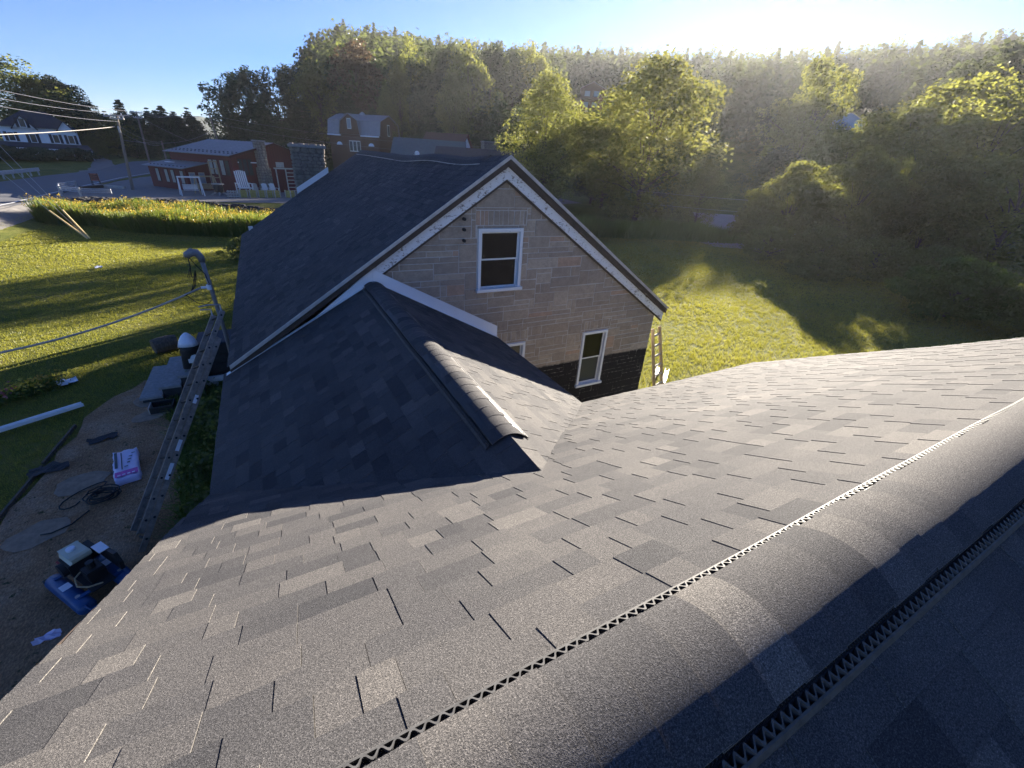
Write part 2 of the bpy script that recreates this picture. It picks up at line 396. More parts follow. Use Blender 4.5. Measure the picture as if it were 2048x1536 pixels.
# ------------------------------------------------------------------ shingled roofs
EXP = .143
def roof_pieces(O, u, v, n, U, V, keep, lift=.0045, seed=1, warp=None):
    """laminated shingle tabs in courses: a list of (8 corners, tone)"""
    rr = random.Random(seed); O = Vector(O); u = Vector(u).normalized(); v = Vector(v).normalized(); n = Vector(n).normalized()
    out = []; k = 0; v0 = 0.
    while v0 < V-.02:
        v1 = min(v0+EXP, V+.012); x = -rr.random()*.3; hi = rr.random() < .5
        drift = rr.gauss(0, .003)
        while x < U:
            w = rr.uniform(.09, .26) if hi else rr.uniform(.10, .30)
            a = max(0, x); b = min(U, x+w-.0016); x += w; hi2 = hi; hi = not hi
            if b-a < .02: continue
            c = O + u*((a+b)/2) + v*((v0+v1)/2)
            if not keep(c): continue
            top = .002 if hi2 else .0; th = .0065 if hi2 else .0035
            if v0+EXP > V: th += .003
            tone = min(.88, max(0, rr.gauss(.42, .24) + (.08 if hi2 else -.04)))
            e = rr.gauss(0, .002)
            P = []
            for (uu, vv, ww) in ((a, v0-.02, -.004), (b, v0-.02, -.004), (b, v1+drift+e, .001), (a, v1+drift+e, .001),
                                 (a, v0-.02, top-.002), (b, v0-.02, top-.002), (b, v1+drift+e, th), (a, v1+drift+e, th)):
                q = O + u*uu + v*vv + n*ww
                if warp: q = q + warp(q)
                P.append(q)
            out.append((P, tone))
        v0 += EXP
    return out
def emit_shingles(groups, limit):
    """groups: (part, pieces, hidden test). The pieces that show largest become objects; the rest of each slope one stuff mesh."""
    rank = []
    for gi, (part, pieces, hid) in enumerate(groups):
        for pi, (P, tone) in enumerate(pieces):
            T = project(np.array([P[4], P[5], P[6], P[7]]))
            area = 0.
            if (T[:, 2] > .1).all() and T[:, 0].max() > 0 and T[:, 0].min() < 2048 and T[:, 1].max() > 0 and T[:, 1].min() < 1536:
                cx, cy = np.clip(T[:, 0], 0, 2048), np.clip(T[:, 1], 0, 1536)
                area = abs(sum(cx[i]*cy[(i+1) % 4]-cx[(i+1) % 4]*cy[i] for i in range(4)))/2
                if hid and hid((P[4]+P[6])/2): area = 0
            rank.append((area, gi, pi))
    rank.sort(key=lambda r: -r[0]); solo = {(g, p) for a, g, p in rank[:limit] if a > 0}
    for gi, (part, pieces, hid) in enumerate(groups):
        rest = MB()
        for pi, (P, tone) in enumerate(pieces):
            mb = MB() if (gi, pi) in solo else rest
            mb.hexa(P, tone); mb.t[-3] = mb.t[-1] = 1.6  # side faces paler: sunlit joint lines put into the tone
            if mb is not rest: mb.build('shingle', M['shingle'], part)
        if rest.f: kind(rest.build('shingle_courses', M['shingle'], part), 'stuff')
def deck(name, quad, n, m, parent, th=.03, low=.008):
    n = Vector(n).normalized(); q = [Vector(p)-n*low for p in quad]
    return MB().prism(q, -n*th).build(name, m, parent)
def cap_run(part, A, d, s, nrm, L, step, half, drop, seed, flip):
    """ridge cap shingles bent over a vent: A start, d along ridge, s sideways"""
    rr = random.Random(seed); A = Vector(A); d = Vector(d).normalized(); s = Vector(s).normalized(); z = Vector((0,0,1)); x = 0.; k = 0
    prof = [(a, -a*a) for a in (-1., -.86, -.72, -.58, -.44, -.30, -.16, -.05, .05, .16, .30, .44, .58, .72, .86, 1.)]
    while x < L:
        x1 = min(x+step+.03, L); tone = min(1, max(0, rr.gauss(.45, .20))); tl = rr.gauss(0, .003)
        vs = []; n = len(prof); ua, ub = (.0006, .0075) if flip else (.0034, .0006)
        for t, up in ((x, ua), (x1, ub)):
            for a, b in prof: vs.append(A + d*t + s*(a*half+tl) + z*(b*drop+up))
        low = []
        for t, up in ((x, ua), (x1, ub)):
            for a, b in prof: low.append(A + d*t + s*(a*half+tl) + z*(b*drop+up))
        for t, up in ((x, ua-.004), (x1, ub-.004)):
            for a, b in prof: low.append(A + d*t + s*(a*half+tl) + z*(b*drop+up))
        mb = MB().add(vs, [(i, i+1, n+i+1, n+i) for i in range(n-1)], tone)
        fs = [(2*n+i+1, 2*n+i, 3*n+i, 3*n+i+1) for i in range(n-1)]
        fs += [(i+1, i, 2*n+i, 2*n+i+1) for i in range(n-1)] + [(n+i, n+i+1, 3*n+i+1, 3*n+i) for i in range(n-1)] + [(0, n, 3*n, 2*n), (2*n-1, n-1, 3*n-1, 4*n-1)]
        mb.add(low, fs, tone); mb.t[-(2*n):] = [1.7]*(2*n)  # end faces paler too, painting the glint along the cap seams
        o = mb.build('ridge_cap_shingle', M['shingle'], part)
        o.data.polygons.foreach_set('use_smooth', [True]*(n-1) + [False]*len(fs))
        x += step*rr.uniform(.97, 1.03); k += 1
def vent_edge(part, A, d, s, L, half, drop, tan):
    """scalloped plastic edge of a ridge vent, one side; s points outward from the ridge"""
    A = Vector(A); d = Vector(d).normalized(); s = Vector(s).normalized(); z = Vector((0,0,1)); per = .032; m = MB(); N = int(L/per*8)
    def pt(t, w, h): return A + d*t + s*w + z*(-(w)*tan + h + .004*math.sin(t*2.3) + .003*math.sin(t*5.1))
    vs = []; top = .022
    for i in range(N+1):
        t = i*per/8; ph = 2*PI*i/8; w = half - .005 + .0085*math.sin(ph)
        for dw, h in ((-.0035, .0), (-.0035, top), (.0035, top), (.0035, .0)): vs.append(pt(t, w+dw, h))
    fs = []
    for i in range(N):
        for k in range(3): fs.append((i*4+k, i*4+k+1, i*4+4+k+1, i*4+4+k))
    m.add(vs, fs)
    vs = []; n2 = int(L/.08)       # outer lip lying on the shingles
    for i in range(n2+1):
        t = L*i/n2
        for w, h in ((half+.006, .0), (half+.006, .016), (half+.011, .016), (half+.018, .006), (half+.019, .0)): vs.append(pt(t, w, h))
    m.add(vs, [(i*5+k, i*5+k+1, i*5+5+k+1, i*5+5+k) for i in range(n2) for k in range(4)])
    m.build('vent_edge', M['ventgrey'], part)
    b = MB(); vs = []
    for i in range(n2+1):          # dark slotted body under the cap
        t = L*i/n2
        for w, h in ((half-.07, .0), (half-.07, .030), (half-.026, .028), (half-.026, .0)): vs.append(pt(t, w, h))
    b.add(vs, [(i*4+k, i*4+k+1, i*4+4+k+1, i*4+4+k) for i in range(n2) for k in range(3)])
    for i in range(int(L/.012)):
        t = i*.012; p = pt(t, half-.026, .012); b.box(p, (.004, .010, .022), (d, s, z))
    b.build('vent_body', M['plastic'], part)

# ---- the house under the photographer: a gable roof with a lower cross wing
TM = .5385; am = math.atan(TM)
fg = thing('shingled_house', 'charcoal shingled house roof filling the foreground, with ridge vent and lower cross wing', 'house', None, (3.3, .3, -5.3))
FG = Matrix.Translation(fg.location)
def part_root(o): o.matrix_parent_inverse = FG.inverted(); return o
RX0, RX1, RY, RZ, EY = -.95, 7.63, .285, -.969, 4.15
EZ = RZ-(EY-RY)*TM
def mw1(q):
    return Vector((0, 0, .010*math.sin(q.x*1.9+.5)*math.sin(q.y*1.6) + .008*math.sin(q.x*.8+q.y*2.7)))
nF = V3(0, math.sin(am), math.cos(am)); nB = V3(0, -math.sin(am), math.cos(am)); VM = (EY-RY)/math.cos(am)
s_front = part_root(deck('roof_slope', [(RX0,RY,RZ),(RX1,RY,RZ),(RX1,EY,EZ),(RX0,EY,EZ)], nF, M['shingle'], fg, .03, .034))
s_rear = part_root(deck('roof_slope', [(RX0,RY,RZ),(RX0,RY-3.9,RZ-3.9*TM),(RX1,RY-3.9,RZ-3.9*TM),(RX1,RY,RZ)], nB, M['shingle'], fg))
WX, WZ, WH, WT = 1.32, -1.80, 2.25, .551; aw = math.atan(WT); WY0, WY1 = 1.0, 6.985; VW = WH/math.cos(aw)
nWL = V3(-math.sin(aw), 0, math.cos(aw)); nWR = V3(math.sin(aw), 0, math.cos(aw)); WEZ = WZ-WH*WT
s_wl = part_root(deck('roof_slope', [(WX,WY0,WZ),(WX,WY1,WZ),(WX-WH,WY1,WEZ),(WX-WH,WY0,WEZ)], nWL, M['shingle'], fg))
s_wr = part_root(deck('roof_slope', [(WX,WY0,WZ),(WX+WH,WY0,WEZ),(WX+WH,WY1,WEZ),(WX,WY1,WZ)], nWR, M['shingle'], fg))
def zmain(q): return RZ-abs(q.y-RY)*TM
def zwing(q): return WZ-abs(q.x-WX)*WT
pf = roof_pieces((RX0,RY+.03,RZ-.03*TM), (1,0,0), (0,math.cos(am),-math.sin(am)), nF, RX1-RX0, VM, lambda c: not (abs(c.x-WX) < WH and c.z < zwing(c)-.12), seed=3, warp=mw1)
pr = roof_pieces((RX0,RY-.03,RZ-.03*TM), (1,0,0), (0,-math.cos(am),-math.sin(am)), nB, RX1-RX0, 2.0, lambda c: True, seed=4)
pwl = roof_pieces((WX-.02,WY0,WZ-.01), (0,1,0), (-math.cos(aw),0,-math.sin(aw)), nWL, WY1-WY0, VW, lambda c: c.z > zmain(c)-.10, seed=5)
pwr = roof_pieces((WX+.02,WY0,WZ-.01), (0,1,0), (math.cos(aw),0,-math.sin(aw)), nWR, WY1-WY0, VW, lambda c: c.z > zmain(c)-.10, seed=6)
emit_shingles([(s_front, pf, lambda c: (abs(c.x-WX) < WH and c.z < zwing(c))), (s_rear, pr, None),
               (s_wl, pwl, lambda c: c.z < zmain(c)), (s_wr, pwr, lambda c: c.z < zmain(c))], 300)
rv = part_root(MB().prism([(RX0,RY-.13,RZ-.075),(RX0,RY,RZ-.004),(RX0,RY+.13,RZ-.075)], (RX1-RX0,0,0)).build('ridge_vent', M['plastic'], fg))
cap_run(rv, (RX0,RY,RZ+.014), (1,0,0), (0,1,0), None, RX1-RX0, .142, .148, .056, 11, True)
vent_edge(rv, (RX0,RY,RZ+.006), (1,0,0), (0,1,0), RX1-RX0, .172, .07, TM)
vent_edge(rv, (RX0,RY,RZ+.006), (1,0,0), (0,-1,0), RX1-RX0, .172, .07, TM)
wv = part_root(MB().prism([(WX-.12,2.3,WZ-.07),(WX,2.3,WZ-.004),(WX+.12,2.3,WZ-.07)], (0,4.6,0)).build('ridge_vent', M['plastic'], fg))
cap_run(wv, (WX,2.28,WZ+.010), (0,1,0), (1,0,0), None, 4.66, .142, .142, .058, 12, False)
vent_edge(wv, (WX,2.30,WZ+.006), (0,1,0), (-1,0,0), 4.60, .166, .07, WT)
vent_edge(wv, (WX,2.30,WZ+.006), (0,1,0), (1,0,0), 4.60, .166, .07, WT)
# trim, walls under the eaves
for x in (RX0-.012, RX1+.002):
    part_root(MB().prism([(x,RY,RZ-.012),(x,EY,EZ-.012),(x,EY,EZ-.14),(x,RY,RZ-.14)], (.010,0,0)).build('rake_board', M['brownboard'], fg))
    part_root(MB().prism([(x,RY,RZ-.012),(x,RY-3.9,RZ-3.9*TM-.012),(x,RY-3.9,RZ-3.9*TM-.14),(x,RY,RZ-.14)], (.010,0,0)).build('rake_board', M['brownboard'], fg))
part_root(MB().rect(WX+WH, RX1, EY-.012, EY, EZ-.16, EZ-.02).build('eave_board', M['brownboard'], fg))
part_root(MB().rect(WX-WH, WX-WH+.012, EY+.02, WY1, WEZ-.16, WEZ-.02).build('eave_board', M['brownboard'], fg))
part_root(MB().rect(WX+WH-.012, WX+WH, EY+.02, WY1, WEZ-.16, WEZ-.02).build('eave_board', M['brownboard'], fg))
siding = mat('grey_block_wall', (.24,.23,.21), .9, 0, .15, 4)
w = MB()
w.prism([(RX0+.3,RY-3.6,-5.35),(RX0+.3,EY-.3,-5.35),(RX0+.3,EY-.3,EZ-.05),(RX0+.3,RY,RZ-.2),(RX0+.3,RY-3.6,RZ-3.6*TM-.2)], (RX1-RX0-.6,0,0))
part_root(w.build('wall', siding, fg))
part_root(MB().rect(WX-WH+.3, WX+WH-.3, EY-.25, WY1, -5.35, WEZ-.05).build('wall', siding, fg))

# ---- the stone house
HX, HZ, HL, HRr, HY0, HY1, TL = 3.65, .10, -.84, 8.08, 6.86, 19.1, .664
ah = math.atan(TL); HEZ = HZ-(HX-HL)*TL
sh = thing('stone_house', 'stone faced gable house with long dark shingle roof and peeling white trim', 'house', None, (HX, 13, -5.3))
FS = Matrix.Translation(sh.location)
def sp(o): o.matrix_parent_inverse = FS.inverted(); return o
def sag(q):
    f = math.sin(PI*min(1, max(0, (q.y-HY0)/(HY1-HY0)))); k = max(0, 1-abs(q.x-HX)/4.5)
    return Vector((0,0, -.09*f*k + .012*math.sin(q.y*1.7)*math.sin(q.x*1.3)))
nHL = V3(-math.sin(ah),0,math.cos(ah)); nHR = V3(math.sin(ah),0,math.cos(ah)); VH = (HX-HL)/math.cos(ah)
def sagdeck(pts, n, nm):
    mb = MB(); a, b, c, d = [Vector(p) for p in pts]; N = 14; vs = []
    for i in range(N+1):
        for top in (0, 1):
            for p, q in ((a, b), (d, c)):
                x = p.lerp(q, i/N); x = x + sag(x) - Vector(n)*(.008 if top else .06); vs.append(x)
    fs = []
    for i in range(N):
        o = i*4; e = o+4; fs += [(o+2, o+3, e+3, e+2), (o+1, o, e, e+1), (o, o+2, e+2, e), (o+3, o+1, e+1, e+3)]
    fs += [(0,1,3,2), (N*4, N*4+2, N*4+3, N*4+1)]
    return sp(mb.add(vs, fs).build(nm, M['shingle'], sh))
h_l = sagdeck([(HX,HY0,HZ),(HX,HY1,HZ),(HL,HY1,HEZ),(HL,HY0,HEZ)], nHL, 'roof_slope')
h_r = sagdeck([(HX,HY0,HZ),(HX,HY1,HZ),(HRr,HY1,HZ-(HRr-HX)*TL),(HRr,HY0,HZ-(HRr-HX)*TL)], nHR, 'roof_slope')
ph = roof_pieces((HX-.02,HY0,HZ-.01), (0,1,0), (-math.cos(ah),0,-math.sin(ah)), nHL, HY1-HY0, VH, lambda c: True, seed=8, warp=sag)
pq = roof_pieces((HX+.02,HY0,HZ-.01), (0,1,0), (math.cos(ah),0,-math.sin(ah)), nHR, HY1-HY0, VH, lambda c: True, seed=9, warp=sag)
emit_shingles([(h_l, ph, None), (h_r, pq, lambda c: True)], 300)
mb = MB(); vs = []; N = 40       # low ridge vent strip with a pale edge, set back from the gable
for i in range(N+1):
    y = HY0+.75+(HY1-HY0-1.0)*i/N; s0 = sag(Vector((HX,y,0))).z + .02*math.sin(y*1.3)
    for a, b in ((-.20,-.11),(-.12,-.03),(0,.03),(.12,-.03),(.20,-.11)): vs.append((HX+a, y, HZ+s0+b))
mb.add(vs, [(i*5+k, i*5+k+1, i*5+6+k, i*5+5+k) for i in range(N) for k in range(4)])
rvs = sp(mb.build('ridge_vent', M['shingle'], sh))
mb = MB()
for i in range(N):
    y0 = HY0+.75+(HY1-HY0-1.0)*i/N; y1 = HY0+.75+(HY1-HY0-1.0)*(i+1)/N
    z0 = sag(Vector((HX,y0,0))).z + .02*math.sin(y0*1.3); z1 = sag(Vector((HX,y1,0))).z + .02*math.sin(y1*1.3)
    mb.bar((HX-.215,y0,HZ+z0-.118), (HX-.215,y1,HZ+z1-.118), .022, .012)
mb.build('vent_edge', M['drip'], rvs)
# gable wall: mortar backing with pieces of cast stone standing proud
WYF = 7.0; WXL, WXR = HL+.20, HRr-.22
def rake_z(x): return HZ - abs(x-HX)*TL
wins = [(3.17, 4.05, -2.10, -1.03), (5.76, 6.46, -4.58, -3.25), (3.62, 4.27, -4.58, -3.25)]
poly = [(WXL,WYF+.012,-5.4),(WXR,WYF+.012,-5.4),(WXR,WYF+.012,rake_z(WXR)-.10),(HX,WYF+.012,HZ-.10),(WXL,WYF+.012,rake_z(WXL)-.10)]
# the wall plate is cut around the windows as a set of butted panels
xs = sorted({WXL, HX, WXR, *[w[0] for w in wins], *[w[1] for w in wins]})
gw = MB()
for x0, x1 in zip(xs[:-1], xs[1:]):
    cuts = sorted([(w[2], w[3]) for w in wins if w[0] <= x0+1e-6 and w[1] >= x1-1e-6]); z = -5.4
    for a, b in cuts:
        gw.prism([(x0,WYF+.012,z),(x1,WYF+.012,z),(x1,WYF+.012,a),(x0,WYF+.012,a)], (0,.18,0)); z = b
    gw.prism([(x0,WYF+.012,z),(x1,WYF+.012,z),(x1,WYF+.012,rake_z(x1)-.06),(x0,WYF+.012,rake_z(x0)-.06)], (0,.18,0))
gable = sp(gw.build('gable_wall', M['mortar'], sh))
def clip(poly, a, b, c):        # keep a*x+b*z <= c
    out = []
    for i in range(len(poly)):
        p, q = poly[i], poly[(i+1) % len(poly)]; fp = a*p[0]+b*p[1]-c; fq = a*q[0]+b*q[1]-c
        if fp <= 0: out.append(p)
        if fp*fq < 0: t = fp/(fp-fq); out.append((p[0]+(q[0]-p[0])*t, p[1]+(q[1]-p[1])*t))
    return out
def area(p): return abs(sum(p[i][0]*p[(i+1) % len(p)][1]-p[(i+1) % len(p)][0]*p[i][1] for i in range(len(p))))/2
sr = random.Random(21); UX, UZ = .115, .098; gcols = int((WXR-WXL)/UX)+1; grows = int((5.4+HZ)/UZ)+2
occ = [[False]*gcols for _ in range(grows)]
soldier = [(3.12, 4.12, -.98, -.74), (5.70, 6.52, -3.20, -3.0), (3.55, 4.33, -3.20, -3.0)]
blocked = [(a-.02, b+.02, c-.01, d) for a, b, c, d in wins] + soldier
def put_stone(x0, x1, z0, z1):
    j = .0065; p = [(x0+j, z0+j), (x1-j, z0+j), (x1-j, z1-j), (x0+j, z1-j)]
    p = [(x+sr.gauss(0, .003), z+sr.gauss(0, .003)) for x, z in p]
    p = clip(p, 1, 0, WXR); p = clip(p, -1, 0, -WXL)
    p = clip(p, TL, 1, HZ-.14+HX*TL) if p else p; p = clip(p, -TL, 1, HZ-.14-HX*TL) if p else p
    if len(p) < 3 or area(p) < .002: return
    d = sr.uniform(.003, .011)
    MB().prism([(x, WYF+.0135, z) for x, z in p], (0, -d, 0), sr.random()*.7+.15 if sr.random() < .95 else 1.).build('stone', M['stone'], gable)
for rI in range(grows):
    for cI in range(gcols):
        if occ[rI][cI]: continue
        h = 1 if sr.random() < .52 else 2
        if sr.random() < .06: h = 3
        wd = sr.choice((3,4,5,6,6)) if h == 1 else sr.choice((1,2,4,5,6))
        w2 = 0
        while w2 < wd and cI+w2 < gcols and not occ[rI][cI+w2]: w2 += 1
        h = min(h, grows-rI)
        while h > 1 and any(occ[rI+k][cI+i] for k in range(h) for i in range(w2)): h -= 1
        for k in range(h):
            for i in range(w2): occ[rI+k][cI+i] = True
        x0, x1 = WXL+cI*UX, WXL+(cI+w2)*UX; z0, z1 = -5.4+rI*UZ, -5.4+(rI+h)*UZ
        ps = [(x0, x1, z0, z1)]
        for bx0, bx1, bz0, bz1 in blocked:
            nx_ = []
            for a, b, c_, d_ in ps:
                if b <= bx0 or a >= bx1 or d_ <= bz0 or c_ >= bz1: nx_.append((a, b, c_, d_)); continue
                if a < bx0: nx_.append((a, bx0, c_, d_))
                if b > bx1: nx_.append((bx1, b, c_, d_))
                a2, b2 = max(a, bx0), min(b, bx1)
                if c_ < bz0: nx_.append((a2, b2, c_, bz0))
                if d_ > bz1: nx_.append((a2, b2, bz1, d_))
            ps = nx_
        for a, b, c_, d_ in ps:
            if b-a > .035 and d_-c_ > .03 and rake_z((a+b)/2)-.1 > c_: put_stone(a, b, c_, d_)
for bx0, bx1, bz0, bz1 in soldier:
    x = bx0
    while x < bx1-.03:
        w2 = min(sr.uniform(.07, .13), bx1-x); put_stone(x, x+w2, bz0, bz1); x += w2
# other walls: solid body, open porch under the far end of the roof
BY = 14.4
sp(MB().rect(WXL, WXL+.2, WYF+.2, BY, -5.4, HEZ+.02).build('wall', siding, sh))
sp(MB().rect(WXR-.2, WXR, WYF+.2, BY, -5.4, HEZ-.02).build('wall', siding, sh))
sp(MB().prism([(WXL+.2,BY-.2,-5.4),(WXR-.2,BY-.2,-5.4),(WXR-.2,BY-.2,HEZ-.05),(HX,BY-.2,HZ-.25),(WXL+.2,BY-.2,HEZ-.05)], (0,.19,0)).build('wall', siding, sh))
sp(MB().prism([(WXL+.25,HY1-.25,HEZ+.05),(WXR-.25,HY1-.25,HEZ-.02),(HX,HY1-.25,HZ-.22)], (0,.1,0)).build('porch_gable', siding, sh))
for x in (WXL+.1, 3.2, WXR-.1):
    sp(MB().rect(x-.07, x+.07, HY1-.4, HY1-.26, -5.4, HEZ+.3).build('porch_post', M['whitewood'], sh))
sp(MB().rect(WXL+.2, WXR-.2, WYF+.6, BY-.25, -4.75, -4.6).build('floor', M['brownboard'], sh))
# rakes
def rake(side, name, m, y0, y1, off0, off1, x_in=HX):
    xe = HL if side < 0 else HRr; a = Vector((x_in, 0, HZ)); b = Vector((xe, 0, rake_z(xe)))
    pts = [(a.x, y0, a.z-off0), (b.x, y0, b.z-off0), (b.x, y0, b.z-off1), (a.x, y0, a.z-off1)]
    return sp(MB().prism(pts, (0, y1-y0, 0)).build(name, m, sh))
for s_ in (-1, 1):
    rake(s_, 'drip_edge', M['drip'], HY0-.022, HY0-.004, -.012, .045)
    rake(s_, 'rake_fascia', M['brownboard'], HY0+.01, HY0+.035, .05, .145)
    rake(s_, 'soffit', M['brownboard'], HY0+.036, WYF-.02, .14, .155)
    rake(s_, 'rake_board', M['peel'], WYF-.058, WYF-.022, .158, .345)
    rake(s_, 'rake_moulding', M['brownboard'], WYF-.040, WYF-.022, .348, .39)
for x0, x1, ze in ((HL-.008, HL+.004, HEZ), (HRr-.004, HRr+.008, rake_z(HRr))):
    sp(MB().rect(x0, x1, HY0, HY1, ze-.15, ze-.02).build('eave_board', M['brownboard'], sh))
# white flashing where the wing meets the gable
zl = lambda x: WZ-(WX-x)*WT
fl = MB().prism([(WX,WYF-.075,WZ+.012),(WX-WH+.02,WYF-.075,zl(WX-WH+.02)+.012),(WX-WH+.06,WYF-.075,rake_z(WX-WH+.06)-.35),(WX,WYF-.075,WZ+.20)], (0,.012,0))
sp(fl.build('flashing', M['white'], sh))
sp(MB().prism([(WX+.002,WYF-.078,WZ+.012),(WX+WH,WYF-.078,WEZ+.012),(WX+WH,WYF-.078,WEZ+.235),(WX+.002,WYF-.078,WZ+.20)], (0,.012,0)).build('flashing', M['white'], sh))
for q0, q1, xx in (((WX-.01, WZ-.004), (WX-WH+.02, WEZ+.006), -1), ((WX+.01, WZ-.004), (WX+WH, WEZ+.004), 1)):
    sp(MB().prism([(q0[0],WYF-.15,q0[1]+.014),(q1[0],WYF-.15,q1[1]+.014),(q1[0],WYF-.079,q1[1]+.018),(q0[0],WYF-.079,q0[1]+.018)], (0,0,.003)).build('flashing', M['white'], sh))
# windows
def window(w, sash_open=0, cur=True):
    x0, x1, z0, z1 = w; Y = WYF
    fr = MB(); f = .055
    fr.rect(x0, x0+f, Y-.02, Y+.11, z0, z1); fr.rect(x1-f, x1, Y-.02, Y+.11, z0, z1)
    fr.rect(x0+f, x1-f, Y-.022, Y+.11, z1-f, z1)
    o = sp(fr.build('window', M['peelwin'], sh))
    MB().rect(x0-.03, x1+.03, Y-.06, Y+.11, z0-.035, z0+.02).build('sill', M['peelwin'], o)
    zm = (z0+z1)/2; g = .035
    for k, (a, b, yy) in enumerate(((zm-.012, z1-f-.002, Y+.035), (z0+.021, zm+.012, Y+.062))):
        s = MB(); s.rect(x0+f+.002, x0+f+g, yy, yy+.025, a, b); s.rect(x1-f-g, x1-f-.002, yy, yy+.025, a, b)
        s.rect(x0+f+g, x1-f-g, yy+.001, yy+.024, b-g*.8, b); s.rect(x0+f+g, x1-f-g, yy+.001, yy+.024, a, a+g*.8)
        MB().rect(x0+f+g-.004, x1-f-g+.004, yy+.010, yy+.014, a+.02, b-.02).build('pane', M['glass'] if (cur or k == 0) else M['dimglass'], o)
        s.build('sash', M['whitewood'], o)
    if cur:
        c_ = MB(); n = 24; vs = []
        for i in range(n+1):
            x = x0+f+(x1-x0-2*f)*i/n
            for z in (z0+.03, z1-f): vs.append((x, Y+.125+.012*math.sin(i*1.7), z))
        c_.add(vs, [(i*2, i*2+2, i*2+3, i*2+1) for i in range(n)]); c_.build('curtain_or_room', M['curtain_or_room'], o)
    return o
window(wins[0]); wl_ = window(wins[1], cur=False); window(wins[2])
MB().rect(wins[1][0]-.1, wins[1][1]+.1, WYF+.5, WYF+.55, -4.6, -3.2).build('curtain_or_room', mat('dim_room', (.06,.045,.03), .9, 0, .6, 4), wl_)  # dark sheet standing in for the unlit room behind the glass
for z in (-.866, -1.032, -1.209):
    m_ = MB(); m_.tube([(2.876,WYF-.01,z),(2.876,WYF-.05,z)], .012, 8); m_.tube([(2.876,WYF-.05,z),(2.876,WYF-.062,z),(2.876,WYF-.085,z),(2.876,WYF-.10,z)], [.028,.018,.018,.028], 10)
    sp(m_.build('insulator', M['black'], sh))
# chimney at the far gable: irregular fieldstones on a mortar core
cx0, cx1, cy0, cy1, cz1 = 1.24, 2.36, 19.13, 19.95, .10
chm = sp(MB().prism([(cx0+.03,cy0+.03,-5.4),(cx1-.03,cy0+.03,-5.4),(cx1-.03,cy1-.03,-5.4),(cx0+.03,cy1-.03,-5.4)], (0,0,cz1+5.4-.04)).build('chimney', M['chmortar'], sh))
cr = random.Random(5)
def blob(P, e1, e2, nrm, w, h, d, tone, name, m, parent):
    n = cr.choice((6, 7, 8)); base = []; topp = []; ph = cr.random()*6
    for i in range(n):
        a = 2*PI*i/n+ph; k = cr.uniform(.85, 1.15)
        sx = max(-1, min(1, 1.25*math.cos(a)))*w/2*k; sz = max(-1, min(1, 1.25*math.sin(a)))*h/2*k
        base.append(P + e1*sx + e2*sz); topp.append(P + e1*sx*.72 + e2*sz*.72 + nrm*d)
    mb = MB(); mb.add(base+topp, [tuple(range(n, 2*n))] + [(i, (i+1) % n, n+(i+1) % n, n+i) for i in range(n)], tone)
    return mb.build(name, m, parent)
for (P0, e1, nrm, L) in ((Vector((cx0,cy0+.03,0)), V3(1,0,0), V3(0,-1,0), cx1-cx0), (Vector((cx0+.03,cy1,0)), V3(0,-1,0), V3(-1,0,0), cy1-cy0)):
    z = -1.75
    while z < cz1-.1:
        h = cr.uniform(.10, .22); x = 0
        while x < L-.04:
            w = min(cr.uniform(.12, .34), L-x); blob(P0+e1*(x+w/2)+V3(0,0,z+h/2), e1, V3(0,0,1), nrm, w*.93, h*.92, cr.uniform(.03,.06), cr.random(), 'stone', M['fieldstone'], chm); x += w
        z += h
MB().rect(cx0-.06, cx1+.05, cy0-.06, cy1+.05, cz1-.04, cz1+.05).build('chimney_cap', M['concrete'], chm)
for i in range(9):
    blob(Vector((cx0+.05+i*.13, cy0+.3+cr.uniform(-.25,.25), cz1+.05)), V3(1,0,0), V3(0,1,0), V3(0,0,1), .16, .2, .05, cr.random(), 'stone', M['fieldstone'], chm)
sp(MB().prism([(cx0-.03,cy0-.05,rake_z(cx0)+.02),(cx1+.03,cy0-.05,rake_z(cx1)+.02),(cx1+.03,cy0-.05,rake_z(cx1)+.22),(cx0-.03,cy0-.05,rake_z(cx0)+.22)], (0,.015,0)).build('flashing', M['white'], sh))

